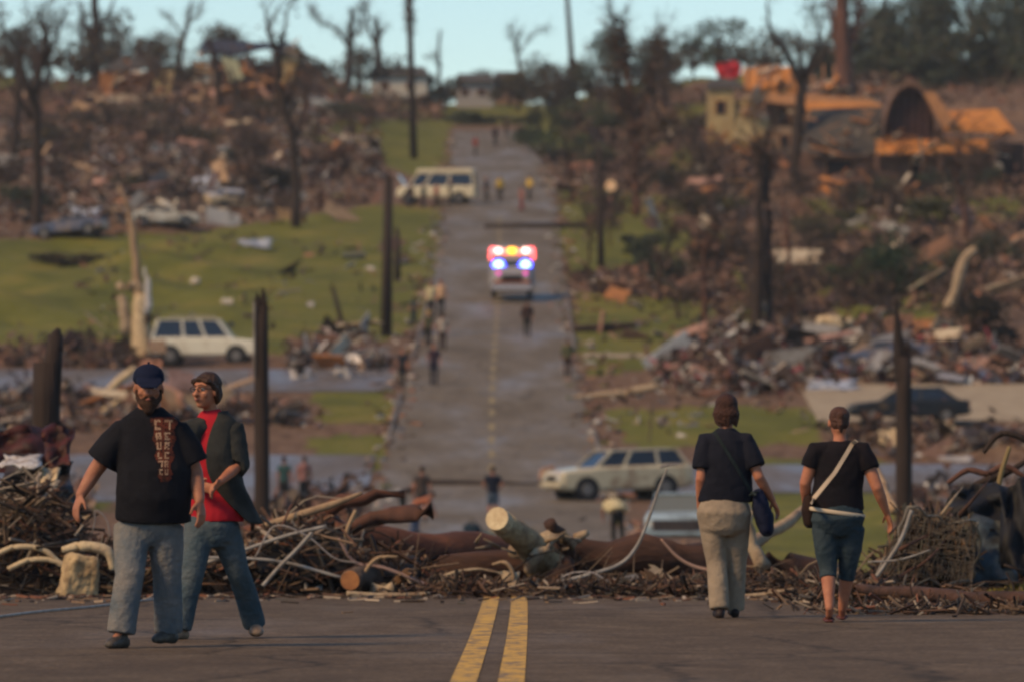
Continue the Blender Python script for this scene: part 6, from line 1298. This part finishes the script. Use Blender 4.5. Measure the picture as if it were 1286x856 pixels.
for (px, pb, w_, h_, lab, cols) in [(1110, 372, 110, 70, 'round dark green bush on the right slope', GR), (1235, 440, 100, 80, 'large blackish bush below the peeled limb', [(.02, .018, .015), (.035, .03, .02)]), (1060, 362, 50, 35, 'small green bush left of the round dark green one', GR), (690, 170, 60, 40, 'dark bush on the right verge just below the crest', DG),
    (285, 215, 40, 30, 'dark round bush in the rubble at the upper left', DG), (900, 330, 70, 40, 'low brown bush on the right verge', BG), (810, 345, 50, 40, 'grey green bush right of the slim brown pole', DG), (85, 335, 90, 18, 'low brown brush pile on the left lawn', BG), (1200, 250, 80, 50, 'dark shrub below the house porch', DG), (1080, 262, 90, 45, 'broad dark shrub in front of the arched gable house', DG), (660, 180, 40, 30, 'dark green bush hugging the right road edge near the crest', DG), (745, 215, 80, 40, 'green brown hedge right of the road near the crest', BG + DG), (850, 240, 90, 50, 'brown scrub left of the wide forked tree', BG), (30, 275, 70, 50, 'dark scrub around the foot of the tall forked tree', DG), (575, 158, 50, 22, 'low dark bush at the left of the road crest', DG), (625, 158, 70, 20, 'dark hedge closing off the top of the road', DG + BG),
    (150, 160, 120, 40, 'brown brush below the orange brown house', BG), (330, 150, 110, 35, 'brown brush below the dark roofed house', BG), (440, 150, 90, 28, 'scrub at the foot of the skyline tree pair', DG), (60, 200, 110, 50, 'brown brush in the rubble at the far left', BG), (160, 245, 100, 40, 'dark brush in the rubble above the blue wreck', DG + BG), (430, 220, 90, 45, 'reddish brush beside the double forked tree', [(.09, .045, .03), (.06, .035, .025)]), (240, 185, 90, 35, 'brown brush beside the blue-grey sheet', BG), (330, 240, 80, 35, 'low brown brush right of the pale blue sheet', BG), (540, 128, 70, 25, 'dark scrub beside the low white building', DG), (1130, 375, 120, 95, 'big dark green shrub mass on the right slope', [(.02, .045, .022), (.03, .06, .025), (.015, .03, .018)]), (700, 205, 90, 45, 'dark green hedge along the right verge below the crest', DG + GR), (880, 275, 90, 40, 'olive scrub left of the dark trunk pair', [(.07, .07, .03), (.05, .05, .025)]), (1050, 300, 110, 40, 'olive scrub below the broad dark shrub', [(.07, .07, .03), (.05, .05, .025)]), (760, 170, 80, 50, 'green shrub under the tattered reddish tree', GR + DG), (850, 360, 80, 35, 'dark scrub beside the thin reddish tree', DG), (1230, 340, 90, 60, 'dark tangled bush behind the pale peeled limb', DG + BG), (1180, 285, 90, 40, 'olive bush below the brown stripped tree', [(.07, .07, .03), (.04, .045, .022)]), (800, 320, 70, 30, 'dark low bush right of the brown pole', DG)]:
    leafy(px, pb, w_, h_, lab, cols, 200 + k, 1500, name='bush', trunk=False, cat='bush', size=(.06, .2)); k += 1

# ================================================================== RUBBLE FIELDS (nobody could count it): splintered boards, brick, rags, branches
RB = [(.13, .07, .05), (.2, .105, .07), (.07, .045, .035), (.28, .16, .11), (.04, .028, .022), (.34, .23, .16), (.17, .1, .085), (.26, .12, .075), (.1, .075, .055), (.03, .022, .02)]
RBL = RB + [(.45, .36, .27), (.5, .46, .4), (.2, .2, .22)]
def rubble(poly, n, label, seed, pal=RB, hmax=1.2, L=(.15, 1.3), name='rubble'):
    rr = np.random.RandomState(seed); poly = np.array(poly, float); x0, y0 = poly.min(0); x1, y1 = poly.max(0)
    # corners -> ground, sample in ground space
    W4 = np.array([gp(*p)[:2] for p in poly]); a0, b0 = W4.min(0); a1, b1 = W4.max(0); X = rr.uniform(a0, a1, n * 4); Y = rr.uniform(b0, b1, n * 4); ok = inpoly([tuple(p) for p in W4], X, Y)
    dens = .5 + .5 * np.sin(X * .9 + np.sin(Y * .35) * 2 + seed) * np.sin(Y * .42 + X * .3 + seed * 2); ok &= rr.rand(n * 4) < dens**1.0 + .12
    ok &= np.abs(X - XC(Y)) > HWf(Y) + .3
    for (cx0, cx1, cy0, cy1) in CROSS: ok &= ~((X > cx0) & (X < cx1) & (Y > cy0 - .3) & (Y < cy1 + .3) & (rr.rand(n * 4) < .97) & ~((cx0 == 0) & (X < 12) & (cy0 == 250)))
    tone = np.clip(.55 + .75 * (.5 + .5 * np.sin(X * .55 + 3 * np.sin(Y * .11 + seed)) * np.sin(Y * .16 + 2 * np.sin(X * .2))) + rr.normal(0, .12, len(X)), .3, 1.5)[ok][:n]
    X, Y, dens = X[ok][:n], Y[ok][:n], dens[ok][:n]; m = len(X); h = rr.uniform(0, 1, m)**1.3 * hmax * dens
    C = np.stack([X, Y, T(X, Y) + h], 1); l_ = rr.uniform(L[0], L[1], m) * rr.uniform(.3, 1, m) * np.where(rr.rand(m) < .06, 2.6, 1); th = rr.uniform(.03, .1, m); big = rr.rand(m) < .12
    sz = np.stack([l_, np.where(big, l_ * .7, th * rr.uniform(1, 3, m)), th * .7], 1)
    pal = np.array(pal); mb = MB(); mb.boxes(C, sz, np.stack([rr.uniform(-1.2, 1.2, m), rr.normal(0, .5, m), rr.uniform(0, 6.28, m)], 1), pal[rr.randint(len(pal), size=m)] * tone[:, None] * rr.uniform(.5, 1.15, (m, 1)))
    k_ = m // 3; i_ = rr.randint(m, size=k_); mb.leaves(C[i_] + rr.normal(size=(k_, 3)) * .3 + (0, 0, .2), rr.uniform(.1, .35, k_), np.array(RB)[rr.randint(len(RB), size=k_)] * .6 * tone[i_][:, None], rr)
    return tag(mb.build(name, M['stuff']), label, 'rubble', None, 'stuff')
rubble([(-40, 298), (60, 298), (250, 290), (400, 265), (475, 255), (480, 180), (380, 150), (-40, 150)], 9000, 'broad slope of splintered houses and boards at the left above the lawn', 1, RBL, 1.8)
rubble([(-40, 155), (380, 155), (560, 150), (560, 118), (-40, 118)], 5000, 'brown rubble across the top of the left hill', 2, RB, 1.6)
rubble([(705, 130), (880, 120), (1300, 190), (1300, 300), (1000, 290), (700, 262)], 7000, 'rubble slope below the wrecked houses on the right', 3, RB + DARK, 1.5)
rubble([(940, 92), (1320, 92), (1320, 140), (940, 130)], 2500, 'rubble on the ridge behind the wrecked houses', 16, RB, 1.6)
rubble([(860, 300), (1320, 300), (1320, 400), (900, 400)], 3200, 'scattered wreckage on the right slope among trunks', 4, RB + DARK, .9)
rubble([(820, 478), (860, 440), (1000, 418), (1290, 455), (1290, 480), (1000, 498), (860, 500)], 5500, 'long bank of colourful rubble above the pale drive at the right', 5, RBL + [(.5, .5, .48), (.35, .07, .08), (.12, .14, .2)], 1.3)
rubble([(-40, 500), (220, 506), (380, 515), (400, 538), (-40, 545)], 1600, 'rubble between the two side streets on the left', 6, RBL, .5)
rubble([(0, 440), (190, 440), (190, 466), (0, 462)], 900, 'rubble strip along the edge of the lawn on the left', 7, RB, .6)
rubble([(362, 478), (470, 478), (485, 462), (440, 440), (370, 450)], 1100, 'pile of white and brown scraps by the left lawn corner', 8, RBL + [(.55, .5, .45)] * 3, 1.4)
rubble([(1040, 545), (1320, 540), (1320, 572), (1060, 572)], 900, 'rubble between the drive and the side road on the right', 9, RBL, .5)
rubble([(1150, 615), (1320, 600), (1320, 680), (1160, 670)], 900, 'rubble beyond the pole on the right', 15, RBL, .6)
rubble([(700, 345), (860, 345), (950, 380), (760, 372)], 900, 'wood scraps on the right verge by the bushes', 10, RB, .6)
rubble([(-40, 610), (110, 610), (110, 660), (-40, 660)], 700, 'rubble beyond the far left wreckage', 11, RBL, .7)
rubble([(100, 300), (560, 300), (540, 430), (100, 430)], 220, 'stray boards lying on the left lawn', 12, RBL, .12, L=(.3, 1.6))
rubble([(720, 370), (1030, 370), (1030, 550), (760, 560)], 260, 'stray boards lying on the right lawns', 13, RBL, .12, L=(.3, 1.6))
rubble([(470, 600), (300, 640), (300, 690), (440, 690)], 600, 'brush along the left kerb behind the heap', 14, RB, .6)
pr_ = random.Random(99); PM = [mat('panel_tan', (.4, .27, .16), .85, (.2, .12, .07), 1.5), mat('panel_orange', (.42, .17, .06), .85, (.25, .11, .05), 1.5), mat('panel_cream', (.52, .44, .32), .85, (.28, .2, .13), 1.5), mat('panel_grey', (.3, .29, .28), .8, (.14, .12, .1), 1.5), mat('panel_brown', (.2, .1, .06), .9, (.1, .055, .035), 1.5), mat('panel_pink', (.38, .22, .17), .9, (.2, .11, .08), 1.5)]
for (x0, x1, y0, y1, n_) in ((0, 470, 150, 285, 62), (715, 1286, 190, 400, 58), (840, 1286, 425, 490, 34), (0, 400, 118, 150, 14), (380, 460, 440, 475, 8), (0, 380, 510, 540, 12)):
    for q in range(n_):
        px, py = pr_.uniform(x0, x1), pr_.uniform(y0, y1); b = gp(px, py)
        if abs(b[0] - float(XC(b[1]))) < 5: continue
        w_, l_ = pr_.uniform(.25, 1.1), pr_.uniform(.9, 3.0); hl, hw = l_ / 2, w_ / 2; j_ = lambda: pr_.uniform(.75, 1.1)
        mb = MB(); mb.poly([(-hl * j_(), -hw * j_(), 0), (0, -hw * j_(), 0), (hl * j_(), -hw * j_(), 0), (hl * .8, 0, 0), (hl * j_(), hw * j_(), 0), (hl * .1, hw * j_(), 0), (-hl * j_(), hw * j_(), 0), (-hl * .85, 0, 0)], .07, 2)
        o = mb.build('torn_sheeting', pr_.choice(PM)); o.location = b + (0, 0, pr_.uniform(.3, 1.5)); o.rotation_euler = (pr_.choice((pr_.gauss(0, .3), pr_.gauss(1.2, .4))), pr_.gauss(0, .45), pr_.gauss(0, .6)); tag(o, 'torn wall or roof panel lying at an angle in the rubble on the hillside', 'debris', 'torn panels in the hillside rubble')
# pieces in the rubble that stand out
def fsheet(px, py, w_, h_, m_, label, seed, cat='metal sheet', **k):
    b = gp(px, py + h_ * .5); return sheet(k.pop('name', 'sheet'), label, px, py, float(b[1]) - .5, w_, h_, m_, seed, cat, crumple=k.pop('crumple', .3), depth=k.pop('depth', 1.2), th=.05, n=7)
lb = mat('pale_blue_sheet', (.38, .42, .5), .5, (.25, .26, .3), 1); wt = mat('white_sheet', (.62, .58, .48), .6, (.35, .28, .2), 1)
for i, (px, py, w_, h_, m_, lab) in enumerate([(265, 232, 50, 20, lb, 'pale blue sheet lying on the rubble slope at the left'), (108, 272, 36, 22, lb, 'pale lilac sheet over the dark blue wrecked car'), (268, 266, 34, 12, wt, 'cream sheet among the rubble right of the white crushed car'), (210, 262, 24, 24, wt, 'cream bent panel standing above the white crushed car'), (212, 188, 44, 14, mat('blue_grey_sheet', (.13, .15, .17), .6), 'blue-grey sheet in the rubble below the orange brown house'),
    (145, 124, 60, 10, wt, 'long cream slab edge in front of the orange brown house'), (430, 462, 18, 22, whitem, 'white scrap standing in the pile by the lawn corner'), (378, 468, 26, 12, whitem, 'white scrap at the left foot of the pile by the lawn corner'), (882, 212, 22, 14, wt, 'small white object on the slope left of the forked tree'), (925, 155, 16, 26, wt, 'white cloth hanging at the cream house'),
    (1045, 482, 60, 12, lb, 'grey-blue sheet in the rubble bank above the drive'), (955, 450, 22, 16, whitem, 'white scrap in the rubble bank left of the cream arch'), (935, 440, 20, 12, whitem, 'second white scrap left of the first in the rubble bank'), (970, 462, 26, 22, mat('crimson_cloth', (.3, .02, .06), .8), 'crimson cloth in the rubble bank'), (1100, 462, 40, 20, lb, 'blue car panel lying on the rubble bank'),
    (1185, 540, 30, 24, M['cream'], 'cream bundle at the rear of the dark saloon'), (1215, 548, 34, 18, whitem, 'torn white plastic behind the dark saloon'), (1120, 548, 30, 18, M['cream'], 'cream bundle in front of the dark saloon'), (1245, 545, 70, 20, darkm, 'dark crushed sheet right of the torn white plastic'), (1200, 575, 40, 6, whitem, 'flat white sheet on the side road at the right'),
    (245, 352, 10, 8, wt, 'small pale scrap on the left lawn'), (285, 378, 14, 7, wt, 'pale scrap on the lawn above the pickup'), (390, 382, 8, 6, whitem, 'tiny white scrap on the lawn right of the left pole'), (320, 305, 40, 10, lb, 'pale grey sheet at the lower edge of the rubble slope'), (752, 350, 20, 14, whitem, 'white scrap at the foot of the slim brown pole'), (850, 165, 18, 12, wt, 'white scrap on the slope below the skyline trees'),
    (1180, 40, 14, 12, whitem, 'white scrap caught in the wood at the upper right')]):
    fsheet(px, py, w_, h_, m_, lab, 300 + i, name='scrap_sheet')

# verge litter that breaks up the road edge
rr = np.random.RandomState(77); k = 1000; Y = rr.uniform(150, 560, k); sd_ = rr.choice((-1, 1), k); X = XC(Y) + sd_ * (HWf(Y) + rr.normal(.15, .45, k)); mb = MB()
mb.boxes(np.stack([X, Y, T(X, Y) + .07], 1), np.stack([rr.uniform(.1, .55, k), rr.uniform(.05, .2, k), rr.uniform(.03, .12, k)], 1), np.stack([rr.normal(0, .2, k), rr.normal(0, .2, k), rr.uniform(0, 6.3, k)], 1), np.array(RBL + [(.1, .1, .03), (.12, .12, .03)])[rr.randint(len(RBL) + 2, size=k)])
tag(mb.build('verge_litter', M['stuff']), 'scraps and torn turf along both edges of the road', 'litter', None, 'stuff')
# ================================================================== AIR
mb = MB(); mb.box((0, 450, 35), (1400, 1100, 90)); hz_ = mb.build('haze', bpy.data.materials.new('haze')); m_ = hz_.data.materials[0]; m_.use_nodes = True; t_ = m_.node_tree; t_.nodes.clear()
pv = t_.nodes.new('ShaderNodeVolumePrincipled'); pv.inputs['Density'].default_value = .0001; pv.inputs['Color'].default_value = (.85, .9, .93, 1); ou = t_.nodes.new('ShaderNodeOutputMaterial'); t_.links.new(pv.outputs[0], ou.inputs['Volume'])
tag(hz_, kind='stuff'); hz_['label'] = 'thin damp air over the valley'; hz_['category'] = 'haze'
